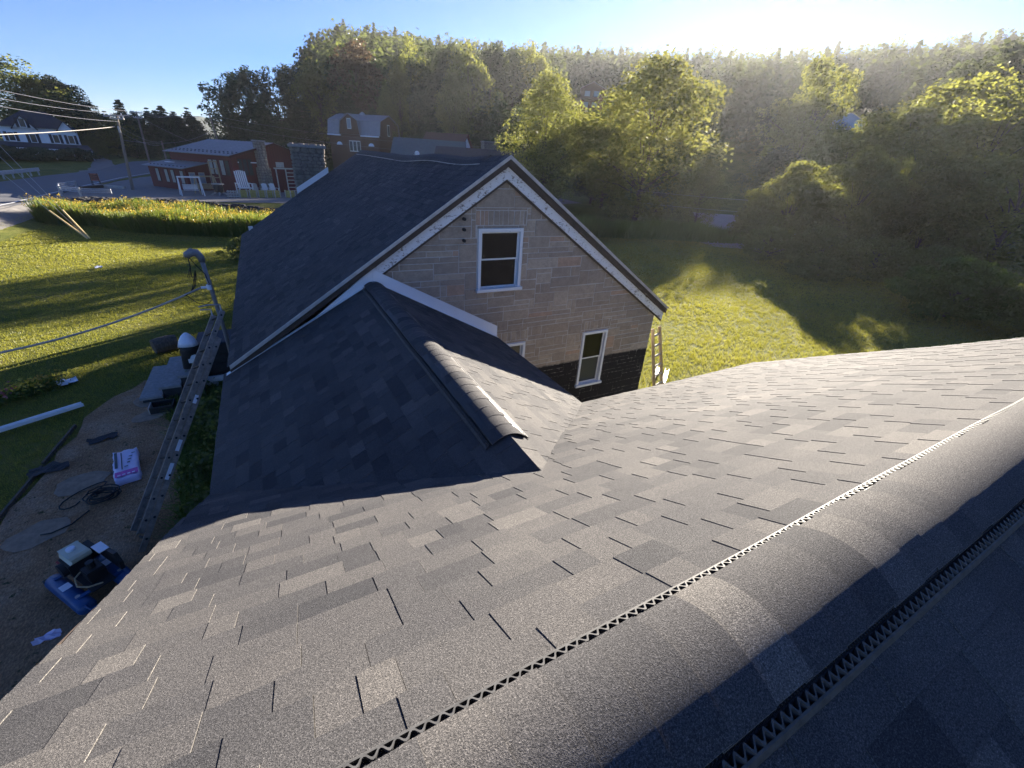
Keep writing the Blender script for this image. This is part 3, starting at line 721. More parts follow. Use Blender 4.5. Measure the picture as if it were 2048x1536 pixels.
# ------------------------------------------------------------------ vegetation
def leaf_quads(C, N, size, rg, aspect=.7):
    """C centres, N normals -> quads"""
    n = len(C); a = rg.normal(size=(n, 3)); u = np.cross(N, a); u /= np.linalg.norm(u, axis=1, keepdims=True)+1e-9
    v = np.cross(N, u); s = (size*rg.uniform(.6, 1.4, n))[:, None]
    P = np.stack([C-u*s*.5, C-v*s*.5*aspect, C+u*s*.5, C+v*s*.5*aspect], 1).reshape(-1, 3)
    return P, np.arange(4*n).reshape(n, 4)
def unit(a): return a/(np.linalg.norm(a, axis=1, keepdims=True)+1e-9)
def dec_crown(seed, nleaf, leaf, puffs=70, base=.16, airy=False, taper=.3, lobes=.25):
    """unit tree: height 1, crown radius 1 (scaled on placement): leaf puffs spread through a lumpy crown"""
    rg = np.random.default_rng(seed)
    th = rg.uniform(0, 2*PI, puffs); t = rg.beta(1.5, 1.35, puffs); z = base+(1-base)*t
    env = np.sin(PI*np.clip(t*.93+.05, 0, 1))**.62*(1-taper*t) * (1+lobes*np.sin(th*3+seed)*np.sin(t*9+seed) + rg.normal(0, .10, puffs))
    rad = env*np.sqrt(rg.uniform(.12, 1, puffs))
    pc = np.stack([rad*np.cos(th), rad*np.sin(th), z], 1)
    pr = rg.uniform(.13, .25, puffs)*(.75 if airy else 1)
    k = rg.choice(puffs, nleaf, p=pr**2/np.sum(pr**2)); d = unit(rg.normal(size=(nleaf, 3)))
    d[:, 2] = np.abs(d[:, 2])*np.where(rg.random(nleaf) < .72, 1, -1)
    rr = pr[k]*rg.uniform(.35 if airy else .55, 1.08, nleaf)
    off = d*rr[:, None]
    C = pc[k]+off*np.array([1, 1, .42])
    N = unit(d+rg.normal(0, .8, (nleaf, 3)))
    tone = np.clip(.35+.25*rg.normal(size=puffs)[k]+.18*rg.normal(size=nleaf), 0, 1)
    return C, N, tone, pc, pr
def make_dec(name, seed, H, Rr, nleaf, leaf, m, trunk_r, puffs=70, base=.16, airy=False, bark='bark', taper=.3):
    C, N, tone, pc, pr = dec_crown(seed, nleaf, leaf, puffs, base, airy, taper)
    rg = np.random.default_rng(seed+99)
    S = np.array([Rr, Rr, H]); C = C*S; P, F = leaf_quads(C, N, leaf, rg)
    cm = npmesh(name+'_crown', P, F, m, tone)
    mb = MB(); top = H*.72; lean = rg.normal(0, .02, 2)*H
    pts = [(lean[0]*f*f, lean[1]*f*f, top*f) for f in (0, .12, .3, .5, .75, 1)]
    mb.tube(pts, [trunk_r*k for k in (1.25, 1, .85, .65, .4, .12)], 8)
    idx = rg.choice(len(pc), min(26, len(pc)), replace=False)
    for i in idx:
        e = pc[i]*S; z0 = max(H*base*.6, e[2]*rg.uniform(.35, .7)); f = min(1, z0/top)
        a = np.array([lean[0]*f*f, lean[1]*f*f, z0]); mid = a*.5+e*.5+np.array([0, 0, .06*H*rg.random()])
        mb.tube([tuple(a), tuple(mid), tuple(e)], [trunk_r*.32, trunk_r*.2, trunk_r*.05], 5, cap=False)
    tm = mb.build(name+'_trunk', M[bark]); me = tm.data; bpy.data.objects.remove(tm); return me, cm
def make_pine(name, seed, H, Rr, nleaf, leaf, m, trunk_r, bare=.18):
    rg = np.random.default_rng(seed); mb = MB()
    mb.tube([(0, 0, H*f) for f in (0, .3, .6, .9, 1)], [trunk_r*k for k in (1.1, .85, .55, .2, .04)], 7)
    L = 22; Cs = []; Ns = []; Ts = []; per = nleaf//(L*7)
    for i in range(L):
        t = (i+rg.random()*.6)/L; z = H*(bare+(1-bare)*t); r = Rr*((1-t)**.8*.95+.06)*rg.uniform(.75, 1.15)
        nb = 7; tn = rg.normal(0, .15)
        for b in range(nb):
            th = 2*PI*(b+rg.random())/nb; rb = r*rg.uniform(.6, 1.15); up = rg.uniform(-.12, .22)
            e = np.array([rb*math.cos(th), rb*math.sin(th), z+rb*up])
            if i % 2 == 0: mb.tube([(0, 0, z-.02*H), tuple(e)], [trunk_r*.16, .012], 4, cap=False)
            s = rg.uniform(.15, 1.05, per)**.8; w = rb*.26*(1.15-s*.5)
            c = np.array([0, 0, z])+(e-np.array([0, 0, z]))*s[:, None]+rg.normal(0, 1, (per, 3))*w[:, None]*np.array([1, 1, .38])
            Cs.append(c); Ns.append(unit(rg.normal(size=(per, 3))+np.array([0, 0, .9]))); Ts.append(np.clip(.4+tn+rg.normal(0, .22, per), 0, 1))
    C = np.concatenate(Cs); P, F = leaf_quads(C, np.concatenate(Ns), leaf, rg, .45)
    cm = npmesh(name+'_crown', P, F, m, np.concatenate(Ts))
    o = mb.build(name+'_trunk', M['palebark']); me = o.data; bpy.data.objects.remove(o); return me, cm
PROTO = {
 'dec': [make_dec('broadleaf', s, 15, 6, 9000, .34, M['fol_dec'], .22, 80) for s in (1, 2, 3)],
 'dark': [make_dec('dark_broadleaf', s, 18, 6, 8500, .40, M['fol_dark'], .24, 80, .10) for s in (4, 5)],
 'yel': [make_dec('yellow_broadleaf', s, 14, 6, 17000, .25, M['fol_yel'], .2, 150, .05, taper=.34) for s in (6, 7)],
 'rust': [make_dec('rusty_broadleaf', 8, 18, 6.5, 8500, .40, M['fol_rust'], .24, 80, .12)],
 'airy': [make_dec('airy_broadleaf', 9, 18, 6.5, 3800, .36, M['fol_dec'], .2, 60, .3, True)],
 'pine': [make_pine('pine', s, 16, 4.5, 8600, .46, M['fol_pine'], .22, b) for s, b in ((10, .12), (11, .32), (12, .2))],
}
NOM = {'dec': (15, 6), 'dark': (18, 6), 'yel': (14, 6), 'rust': (18, 6.5), 'airy': (18, 6.5), 'pine': (16, 4.5)}
def place_tree(k, x, y, H, rad, name, label, group, i, sink=.25):
    tm, cm = PROTO[k][i % len(PROTO[k])]; H0, R0 = NOM[k]; rr = random.Random(i*13+5)
    o = thing(name, label, 'tree', group, (x, y, float(gh(x, y))-sink)); o.rotation_euler.z = rr.random()*6.28
    o.scale = (rad/R0, rad/R0*rr.uniform(.9, 1.1), (H+sink)/H0)
    for n, me in (('trunk', tm), ('crown', cm)): link(n, me, o)
    return o
TREES = [
 ('dec',-33.9,119.3,13.9,10,'tall green tree at the left edge, rising behind the white farmhouse'),
 ('dec',-32.2,121.8,11.7,7.5,'green tree directly behind the white farmhouse roof'),
 ('dark',-28.2,118.7,11.8,5.2,'dark tree with gappy crown right of the white farmhouse roof'),
 ('dec',-27.0,123.1,8.2,6.5,'lower green tree sloping down right of the white farmhouse'),
 ('dec',-25.4,121.4,5.6,5.5,'low green tree at the foot of the slope right of the white farmhouse'),
 ('yel',-24.0,109.4,3.5,2.4,'small yellowish tree beside the right corner of the white farmhouse'),
 ('pine',-28.6,147.2,8.8,3.2,'leftmost pine of the row beyond the road'),
 ('pine',-25.9,137.6,7.5,3,'second pine from the left in the row beyond the road'),
 ('pine',-23.0,133.0,10.8,3.2,'tallest pine near the left end of the row beyond the road'),
 ('pine',-24.1,143.0,8.9,3.2,'fourth pine from the left in the row beyond the road'),
 ('pine',-23.5,148.2,9.3,3.4,'fifth pine from the left in the row beyond the road'),
 ('pine',-20.8,138.4,8.3,3.2,'sixth pine from the left in the row beyond the road'),
 ('pine',-19.6,140.6,10.1,3.4,'seventh pine from the left in the row beyond the road'),
 ('pine',-19.4,148.7,10.2,3.4,'eighth pine from the left in the row beyond the road'),
 ('pine',-17.9,148.9,11.7,3.6,'ninth pine from the left in the row beyond the road'),
 ('pine',-16.5,145.1,10.2,3.2,'tenth pine from the left in the row beyond the road'),
 ('pine',-15.6,149.2,10.8,3.4,'eleventh pine from the left in the row beyond the road'),
 ('pine',-14.5,149.3,10.2,3.2,'twelfth pine from the left in the row beyond the road'),
 ('pine',-13.1,154.4,12.3,3.4,'thirteenth pine from the left in the row beyond the road'),
 ('pine',-12.5,159.5,10.7,3.2,'fourteenth pine from the left in the row beyond the road'),
 ('pine',-11.9,164.6,10.1,3.4,'rightmost pine of the row beyond the road, beside the sky gap'),
 ('dark',-2.0,118.0,16.7,7,'dark tree at the left end of the central wood, above the red store'),
 ('dark',1.3,122.0,17.8,6.5,'second dark tree from the left end of the central wood'),
 ('dark',7.1,124.8,18.2,7,'dark tree with a domed top above the stone chimneys'),
 ('dark',11.2,121.5,17.0,6,'dark tree between the domed tree and the gap showing sky'),
 ('dec',14.5,117.1,16.8,6,'light topped tree left of the rusty brown tree'),
 ('dark',19.0,123.5,17.9,6,'dark tree just behind the left side of the rusty brown tree'),
 ('rust',22.4,117.9,20.3,7.5,'tall rusty brown leaved tree above the brown gambrel house'),
 ('dark',28.5,124.8,16.4,6.5,'dark tree just right of the rusty brown tree'),
 ('dark',31.1,121.1,17.9,6,'dark tree left of the tall see-through tree'),
 ('airy',36.5,122.7,21.1,7,'tall see-through tree with thin leaves on the skyline'),
 ('dark',40.2,118.4,20.7,6.5,'dark tree just right of the tall see-through tree'),
 ('dark',45.2,116.5,20.8,7,'dark tree behind the big tree with sunlit right edge'),
 ('dec',42.9,101.3,22.6,7,'big green tree with sunlit right edge above the house ridge'),
 ('dark',55.1,115.6,21.0,6.5,'dark skyline tree above the stone house peak'),
 ('dark',63.2,119.3,20.0,7,'dark skyline tree right of the stone house peak'),
 ('dec',69.5,121.5,19.8,7,'green skyline tree above the yellow green tree'),
 ('pine',2.9,108.0,11.7,5,'short pine behind the red store roof'),
 ('pine',9.8,105.6,12.0,5,'pine behind the fieldstone chimneys'),
 ('yel',29.8,108.0,18.6,4,'yellow topped tree right of the rusty brown tree'),
 ('pine',18.4,106.4,13.5,4.5,'pine directly behind the brown gambrel house'),
 ('yel',25.1,101.9,15.5,3.0,'narrow yellow tree just right of the brown gambrel house'),
 ('pine',5.7,103.8,9.2,5,'low pine between the red store and the brown gambrel house'),
 ('pine',31.4,92.8,12.4,4.5,'soft green pine behind the green roofed house'),
 ('yel',37.6,97.0,18.1,5,'yellow green tree left of the big tree with sunlit edge'),
 ('dark',32.1,101.0,15.6,5,'dark tree behind the soft green pine'),
 ('pine',42.3,85.0,15.7,3.8,'slender pine left of the yellow green tree by the gable peak'),
 ('pine',22.5,101.5,11.6,4,'pine beside the right wall of the brown gambrel house'),
 ('pine',40.7,89.2,13.7,4.5,'pine below the big tree with sunlit edge'),
 ('pine',-1.7,112.0,10.1,5,'low pine at the left foot of the central wood'),
 ('yel',30.9,49.1,13.0,5.9,'bright yellow green tree just right of the stone house peak'),
 ('dark',36.8,65.4,11.9,4.5,'dark tree half hidden behind the bright yellow green tree'),
 ('yel',37.2,39.0,14.8,8.8,'large sunlit tree in the middle of the right hand wood'),
 ('yel',44.2,36.4,6.6,3.2,'low sunlit tree at the right foot of the large sunlit tree'),
 ('dec',38.6,47.0,10.6,5.4,'small tree between the two bright yellow green trees'),
 ('pine',54.4,65.3,15.0,5,'bluish pine below the brown hillside house'),
 ('dec',89.0,53.8,22.0,8.5,'broad pale tree with spreading limbs left of the blue shed'),
 ('dec',73.7,44.3,12.8,6,'lower tree under the broad pale spreading tree'),
 ('dec',64.9,31.2,12.4,6.5,'tree rising just behind the large round bush'),
 ('dec',59.0,24.7,12.5,6,'leafy tree above the right half of the large round bush'),
 ('dec',65.8,23.9,15.4,8.5,'tall broad tree towards the right edge of the photo'),
 ('dec',59.2,18.4,12.4,6.5,'tree at the right edge with sunlit top leaves'),
 ('dark',89.6,31.7,21.5,9,'high dark tree behind all others near the top right corner'),
 ('dec',60.7,30.7,10.7,5.5,'small tree between the large bush and the blue shed'),
 ('dec',44.4,11.0,8.0,4.6,'lowest tree at the right edge, above the brush'),
 ('dec',54.4,20.2,10.5,5.5,'tree filling the gap right of the large round bush'),
 ('dark',59.9,38.3,8.7,4.5,'dark low tree behind the gravel turnout'),
 ('dark',50.3,48.7,6.1,5,'dark undergrowth tree below the large sunlit tree'),
 ('dark',40.7,52.0,4.9,4,'dark low tree right of the stone house roof edge'),
]
for i, (k, x, y, H, rad, lab) in enumerate(TREES):
    nm = {'pine': 'pine_tree', 'rust': 'rusty_tree', 'yel': 'yellow_green_tree'}.get(k, 'broadleaf_tree')
    grp = 'pines in a row beyond the road' if (k == 'pine' and x < -10) else ('trees of the central wood' if y > 80 and x > -5 else ('trees around the white farmhouse' if x < -10 else 'trees of the right hand wood'))
    place_tree(k, x, y, H, rad, nm, lab, grp, i)
# large round bush: its own finer leaves
def bush(x, y, H, rad, seed, n, leaf, name, label, m, base=.02, cat='bush', group=None):
    tm, cm = make_dec(name, seed, H, rad, n, leaf, m, .09, 120, base)
    o = thing(name, label, cat, group, (x, y, float(gh(x, y))-.1)); link('stem', tm, o); link('crown', cm, o); return o
bush(42.0, 19.4, 7.7, 4.7, 31, 26000, .23, 'round_bush', 'largest round bush with sunlit top beyond the right lawn', M['fol_dec'])
bush(39.4, 23.0, 6.5, 3.4, 37, 17000, .22, 'round_bush', 'rounded bush at the left end of the bushes beyond the right lawn', M['fol_dec'])
bush(43.8, 15.0, 6.6, 3.9, 32, 19000, .22, 'round_bush', 'rounded bush adjoining the right side of the largest bush', M['fol_yel'])
bush(38.2, 25.2, 3.6, 2.0, 33, 8000, .18, 'round_bush', 'small bush at the left foot of the round bushes', M['fol_yel'])
for bx, by, bh_, br, sd_, lab in ((32.5,19.6,2.3,2.4,51,'low shaded shrub at the left foot of the round bushes'), (33.2,16.4,2.7,2.6,52,'low shaded shrub in front of the largest round bush'), (33.6,13.2,2.6,2.7,53,'low shaded shrub right of the middle of the field edge'), (33.4,10.0,2.5,2.7,54,'low shaded shrub below the right bush'), (29.8,14.4,1.4,2.0,55,'lowest shaded shrub nearest the lawn')):
    bush(bx, by, bh_, br, sd_, 8000, .15, 'low_shrub', lab, M['fol_dec'], .02, 'shrub', 'shaded shrubs at the field edge')
bush(27.5, 7.2, 2.6, 2.6, 34, 11000, .14, 'low_brush', 'low brush right of the rounded bush, above the roof edge', M['weed'])
bush(27.5, 3.6, 3.0, 3.0, 35, 11000, .14, 'low_brush', 'low brush in the lower right of the wood, at the photo edge', M['fol_dec'])
bush(-1.3, 26.5, 1.2, 1.0, 36, 1500, .12, 'low_bush', 'small bush at the right end of the tall weeds by the roof', M['fol_dec'])
for (x, y, H, rad, lab) in ((-33,99,1.9,3.6,'dark hedge below the left end of the white farmhouse porch'), (-29,100,1.8,3.8,'dark hedge in front of the white farmhouse porch'), (-25.2,102,1.8,3.0,'dark hedge at the right end of the white farmhouse porch'),
                        (-21,124,3.0,5,'dark undergrowth below the left of the pine row'), (-14,126,3.2,5,'dark undergrowth below the middle of the pine row'), (-9,128,3.2,5,'dark undergrowth below the right of the pine row')):
    bush(x, y, H, rad, 40+int(-x), 3500, .3, 'hedge', lab, M['fol_dark'], .02, 'hedge', 'dark hedges beyond the road')
# hillside wood far off: one mass
def far_wood():
    rg = np.random.default_rng(77); Cs = []; Ns = []; Ts = []; Ss = []
    n = 1500; az = rg.uniform(R(6), R(88), n); r = np.sqrt(rg.uniform(118**2, 318**2, n))
    x = r*np.sin(az); y = r*np.cos(az); g = gh(x, y)
    for i in range(n):
        if any(abs(az[i]-ha)*r[i] < 7.5 and hr-75 < r[i] < hr+11 for ha, hr in ((math.atan2(113.8, 152.3), 190), (math.atan2(150.2, 79.8), 170))): continue
        H = rg.uniform(10, 17); rad = rg.uniform(3.8, 6.5); m = int(210*(1.1 if r[i] < 200 else .8)); con = rg.random() < .25
        d = unit(rg.normal(size=(m, 3))); lump = 1+.3*np.sin(d[:, 0]*5+i)*np.sin(d[:, 1]*5+i*2)+.15*np.sin(d[:, 2]*9+i)
        if con:
            t = rg.random(m)**.8; th = rg.uniform(0, 6.28, m); q = rad*.62*(1-t)+.2
            c = np.stack([q*np.cos(th), q*np.sin(th), H*(.2+.85*t)], 1); d = unit(c*np.array([1, 1, .1]))
        else:
            c = d*np.array([rad, rad, H*.42])*(lump*rg.uniform(.7, 1.05, m))[:, None]; c[:, 2] += H*.56
        Cs.append(c+np.array([x[i], y[i], g[i]])); Ns.append(unit(d+rg.normal(0, .6, (m, 3))+np.array([0, 0, .3])))
        Ts.append(np.clip(rg.normal(.4, .25)*(.5 if con else 1)+rg.normal(0, .15, m), 0, 1)); Ss.append(np.full(m, 1.05 if r[i] < 200 else 1.35))
    P, F = leaf_quads(np.concatenate(Cs), np.concatenate(Ns), np.concatenate(Ss), rg, .8)
    return kind(link('far_wood', npmesh('far_wood', P, F, M['fol_far'], np.concatenate(Ts))), 'stuff', 'wooded hillside rising behind the houses on the right')
far_wood()
# grass, weeds
def blades(n, xs, ys, keep, h, w, m, name, label, lean=.5, per=4, topm=None, toph=.0, tone=(.45, .25), seed=3):
    rg = np.random.default_rng(seed); x = rg.uniform(*xs, n); y = rg.uniform(*ys, n); k = keep(x, y, rg); x = x[k]; y = y[k]
    pn = .5+.5*np.sin(x*.7+1.3*np.sin(y*.5))*np.sin(y*.9+np.sin(x*.6))
    x = np.repeat(x, per)+rg.normal(0, .04, len(x)*per); y = np.repeat(y, per)+rg.normal(0, .04, len(y)*per); pn = np.repeat(pn, per)
    N = len(x); g = gh(x, y); d = np.hypot(x, y); hh = h*rg.uniform(.5, 1.3, N)*(.75+.5*pn); ww = w*np.clip(d/18, .6, 2.2)
    th = rg.uniform(0, 2*PI, N); ln = rg.normal(0, lean, (N, 2))*hh[:, None]
    A = np.stack([x-ww*np.cos(th)/2, y-ww*np.sin(th)/2, g-.01], 1); B = np.stack([x+ww*np.cos(th)/2, y+ww*np.sin(th)/2, g-.01], 1)
    T = np.stack([x+ln[:, 0], y+ln[:, 1], g+hh], 1)
    P = np.stack([A, B, T], 1).reshape(-1, 3); F = np.arange(3*N).reshape(N, 3)
    tn = np.clip(tone[0]+.35*(pn-.5)+rg.normal(0, tone[1], N), 0, 1)
    kind(link(name, npmesh(name, P, F, m, tn)), 'stuff', label); return T
def lawnkeep(x, y, rg):
    r = np.hypot(x, y); ok = rg.random(len(x)) < np.clip(14/r, .25, 1)
    ok &= ~inpoly(x, y, dirt_poly) & ~((x > -.7) & (x < 8) & (y > -4) & (y < 19.2)) & ~((x > -.9) & (x < 7.6) & (y < 7))
    ok &= ~((x < -13.9) & (x > -22)) & ~((y > 45.5) & (x > -14.5) & (x < 40))
    T = project(np.stack([x, y, np.full_like(x, -5.3)], -1)); ok &= (T[:, 0] > -40) & (T[:, 0] < 2090) & (T[:, 1] < 1500) & (T[:, 2] > 0)
    return ok
blades(230000, (-16, 3), (4, 45), lawnkeep, .05, .015, M['blade'], 'lawn_grass', 'short mown grass of the left lawn', tone=(.55, .25), seed=3)
def rightkeep(x, y, rg): return lawnkeep(x, y, rg) & (np.hypot(x-46, (y-34)) > 9)
blades(230000, (8, 42), (-2, 34), rightkeep, .075, .018, M['blade'], 'meadow_grass', 'rough grass of the right lawn', tone=(.5, .25), seed=4)
weed_poly = [(-13.2,40.5),(-10,39.5),(-7.6,36.2),(-4,34.6),(-1,33.2),(3,32.5),(4,36),(0,38.5),(-4,40.5),(-8,43),(-12.8,44.5)]
def wkeep(x, y, rg): return inpoly(x, y, weed_poly)
T = blades(26000, (-14, 5), (32, 45), wkeep, 1.0, .055, M['weed'], 'tall_weeds', 'tall green weeds between the left lawn and the store lot', .16, 5, tone=(.5, .25), seed=5)
rg = np.random.default_rng(8); sel = T[rg.random(len(T)) < .06]; sel = sel[sel[:, 2] > -4.5-.1]; 
C = np.repeat(sel, 5, 0)+rg.normal(0, .06, (len(sel)*5, 3)); P, F = leaf_quads(C, unit(rg.normal(size=C.shape)), .085, rg)
kind(link('goldenrod_heads', npmesh('goldenrod_heads', P, F, M['petal_y'], rg.random(len(F)))), 'stuff', 'yellow goldenrod heads on top of the tall weeds')
def rankkeep(x, y, rg): return (~inpoly(x, y, dirt_poly)) & (x < -.75) & (y < 12.5) & (x > -2.9+.10*(12-y)*0)
blades(5500, (-2.7, -.75), (4.2, 12.2), rankkeep, .17, .03, M['weed'], 'rank_weeds', 'dark rank weeds along the foot of the wall by the ladder', .9, 4, tone=(.35, .35), seed=6)
def strkeep(x, y, rg): return inpoly(x, y, dirt_poly)
blades(7000, (-4.4, -1.5), (2.5, 12.4), strkeep, .03, .02, mat('dry_straw', (.19,.145,.095), .9, 0, .3, 20), 'straw_litter', 'dry straw and chaff scattered over the dirt path', 2.2, 2, seed=7)
def brushkeep(x, y, rg): return (np.abs((y-31)-(x-30)*-.4) < 3.0) & (rg.random(len(x)) < .8) & (np.hypot(x-46, y-34) > 9)
blades(9000, (22, 40), (24, 38), brushkeep, 1.0, .05, M['weed'], 'field_edge_weeds', 'shaded tall weeds along the far edge of the right lawn', .25, 5, tone=(.35, .25), seed=9)

rg = np.random.default_rng(15); nc = 70; cx_ = rg.uniform(-2.2, -.8, nc); cy_ = rg.uniform(4.6, 11.8, nc); k_ = rg.integers(0, nc, 5200)
C = np.stack([cx_[k_]+rg.normal(0, .10, 5200), cy_[k_]+rg.normal(0, .12, 5200), -5.3+np.abs(rg.normal(0, .5, 5200))*rg.uniform(.15, .55, nc)[k_]], 1)
C = C[~inpoly(C[:, 0], C[:, 1], dirt_poly) & (C[:, 0] < -.75)]
P, F = leaf_quads(C, unit(rg.normal(size=C.shape)+np.array([0, 0, .8])), .075, rg)
kind(link('broad_weeds', npmesh('broad_weeds', P, F, M['fol_dec'], rg.random(len(F)))), 'stuff', 'leafy weeds growing between the ladder and the house wall')

# ------------------------------------------------------------------ things about the yard
def G(x, y): return float(gh(x, y))
def catenary(a, b, sag_, n=14):
    a = Vector(a); b = Vector(b); return [a.lerp(b, i/n) - Vector((0,0,4*sag_*(i/n)*(1-i/n))) for i in range(n+1)]
# service mast and drop
ms = thing('service_mast', 'grey conduit service mast with hooded weatherhead at the left eave', 'mast', None, (-1.03, 9.0, -5.3))
MB().tube([(0,0,0),(0,0,2.2),(-.03,0,3.0),(-.055,0,3.52)], .033, 12).build('conduit', M['conduit'], ms, True)
wh = MB(); wh.tube([(-.055,0,3.50),(-.058,0,3.58),(-.10,-.01,3.645),(-.17,-.02,3.66),(-.25,-.03,3.62),(-.275,-.03,3.59)], [.05,.055,.066,.070,.055,.02], 12)
wh.build('weatherhead', M['conduit'], ms, True)
cl = MB(); cl.tube([(-.05,0,3.02),(-.05,0,3.10)], .045, 10); cl.box((-.12,0,3.06), (.11,.03,.035)); cl.build('clamp', M['label'], ms)
for k, off in enumerate((0, .02, -.02)):
    MB().tube([(-.23,-.03+off,3.60),(-.24,-.03+off,3.42),(-.26-.03*k,off,3.25),(-.20,off,3.2+.03*k),(-.19,off,3.35),(-.24-.02*k,.0,3.1),(-.34,off,2.98),(-.42,off*2,2.95)], .006, 5).build('wire', M['black'], ms)
MB().tube([(-.42,0,2.95),(-.3,.01,2.80),(-.16,.02,2.75),(-.06,.02,2.83),(-.04,.04,3.0)], .007, 5).build('wire', M['black'], ms)
MB().tube([(-.22,-.02,3.58),(-.14,-.02,3.42),(-.06,-.035,3.30),(-.035,-.04,3.12)], .007, 5).build('wire', M['black'], ms)
c_ = MB(); c_.tube(catenary((-1.22, 9.0, -2.25), (-3.86, 8.75, -2.97), .10, 8) + catenary((-3.86, 8.75, -2.97), (-15.2, 8.2, -.4), 1.6, 14)[1:], .017, 6)
o = tag(c_.build('service_cable', M['cable'], None, True), 'twisted pale service cable running left from the mast over the lawn', 'cable')
# extension ladder
F0, T0 = Vector((-2.40, 6.17, -5.26)), Vector((-.90, 8.42, -2.66)); ax = (T0-F0).normalized()
vw = ((F0+T0)/2).normalized(); vp = (vw-ax*vw.dot(ax)).normalized(); hz_ = Vector((-ax.y, ax.x, 0)).normalized()
wv_ = (vp*.8+hz_*.35).normalized(); wv_ = (wv_-ax*wv_.dot(ax)).normalized(); nv = ax.cross(wv_).normalized()
ld = thing('extension_ladder', 'brownish aluminium extension ladder leaning at the left eave of the stone house', 'ladder')
LL = (T0-F0).length
for sec, (o_, l0, l1) in enumerate(((0., 0., LL-.35), (.086, .25, LL+.12))):
    for sd_ in (0, .40):
        r_ = MB(); c0 = F0+nv*o_+wv_*sd_
        r_.box(c0+ax*((l0+l1)/2), (.012, .074, l1-l0), (wv_, nv, ax)); r_.box(c0+ax*((l0+l1)/2)+nv*.034+wv_*.012, (.03,.008,l1-l0), (wv_,nv,ax)); r_.box(c0+ax*((l0+l1)/2)-nv*.034+wv_*.012, (.03,.008,l1-l0), (wv_,nv,ax))
        r_.build('rail', M['alu'], ld)
    k = l0+.18
    while k < l1-.05:
        g_ = MB(); a_ = F0+nv*o_+ax*k; g_.tube([a_-wv_*.012, a_+wv_*.412], .017, 8); g_.build('rung', M['iron'], ld); k += .305
for k, s_ in ((1.15,.5),(1.55,.35),(2.3,.28)):
    MB().box(F0+ax*k+nv*.02-wv_*.008, (.002,.05,s_*.5), (wv_,nv,ax)).build('sticker', M['label'], ld)
hk = MB(); tp = F0+ax*(LL+.1)+nv*.1
hk.tube([tp, tp+ax*.10+nv*.06, tp+nv*.20+ax*.02, tp+nv*.32-ax*.08], .014, 6); hk.tube([tp+wv_*.4, tp+wv_*.4+ax*.10+nv*.06, tp+wv_*.4+nv*.20+ax*.02], .014, 6); hk.build('stand_off', M['steel'], ld)
# right-hand wooden ladder
rl = thing('wooden_ladder', 'pale wooden ladder leaning at the right corner of the stone house', 'ladder')
fa, fb = Vector((8.45,6.95,-5.3)), Vector((8.08,7.15,-3.5)); dl = (fb-fa).normalized(); sw = Vector((.42,.12,0))
for o_ in (Vector((0,0,0)), sw): MB().bar(fa+o_, fb+o_*.8, .035, .075).build('rail', M['timber'], rl)
for k in range(6):
    p_ = fa+dl*(.2+.29*k); MB().bar(p_, p_+sw*(1-.03*k), .03, .05).build('rung', M['greytimber'], rl)
for i, (a_, b_, m_, lab) in enumerate((((9.05,7.2),(9.75,7.75),'conduit','grey gutter length lying by the wooden ladder'), ((8.95,7.5),(9.7,8.0),'conduit','grey downspout lying behind the gutter length'))):
    z_ = -5.24; u_ = MB(); A_ = Vector((*a_, z_)); B_ = Vector((*b_, z_)); n_ = (B_-A_).cross(Vector((0,0,1))).normalized()
    u_.bar(A_, B_, .10, .012); u_.bar(A_+n_*.05+V3(0,0,.04), B_+n_*.05+V3(0,0,.04), .008, .08); u_.bar(A_-n_*.05+V3(0,0,.04), B_-n_*.05+V3(0,0,.04), .008, .08)
    tag(u_.build('gutter_length', M[m_]), lab, 'gutter')
# steps up to the side door
for i, (x0, x1, z1) in enumerate(((-3.12,-2.72,-5.12), (-2.74,-2.36,-4.94), (-2.38,-1.6,-4.76))):
    pass
st = thing('concrete_steps', 'three pale concrete steps at the side door beside the dirt path', 'steps', None, (-2.4, 11.9, -5.3))
for x0, x1, z0, z1, y0, y1 in ((-.74,-.36,-.05,.17,-.85,.95), (-.355,.02,-.05,.35,-.80,1.0), (.025,.42,-.05,.53,-.72,1.05)):
    MB().rect(x0, x1, y0+.04, y1-.04, z0, z1-.06).build('riser', M['rock'], st)
    MB().rect(x0-.04, x1-.004, y0, y1, z1-.058, z1).build('tread', M['concrete'], st)
ra = thing('porch_railing', 'white painted railing post and rail beside the concrete steps', 'railing', None, (-2.08, 11.55, -5.3))
MB().rect(-.05,.05,-.05,.05,-.02,.98).build('post', M['whitewood'], ra); MB().rect(-.09,.09,-.09,.09,.70,.80).build('cap', M['whitewood'], ra)
MB().rect(-.07,.07,-.07,.07,.801,.88).build('cap', M['peelwin'], ra)
MB().rect(.051,.55,-.05,.05,.12,.24).build('rail', M['whitewood'], ra); MB().rect(-.08,.35,-.07,.07,-.02,.10).build('rail', M['peelwin'], ra)
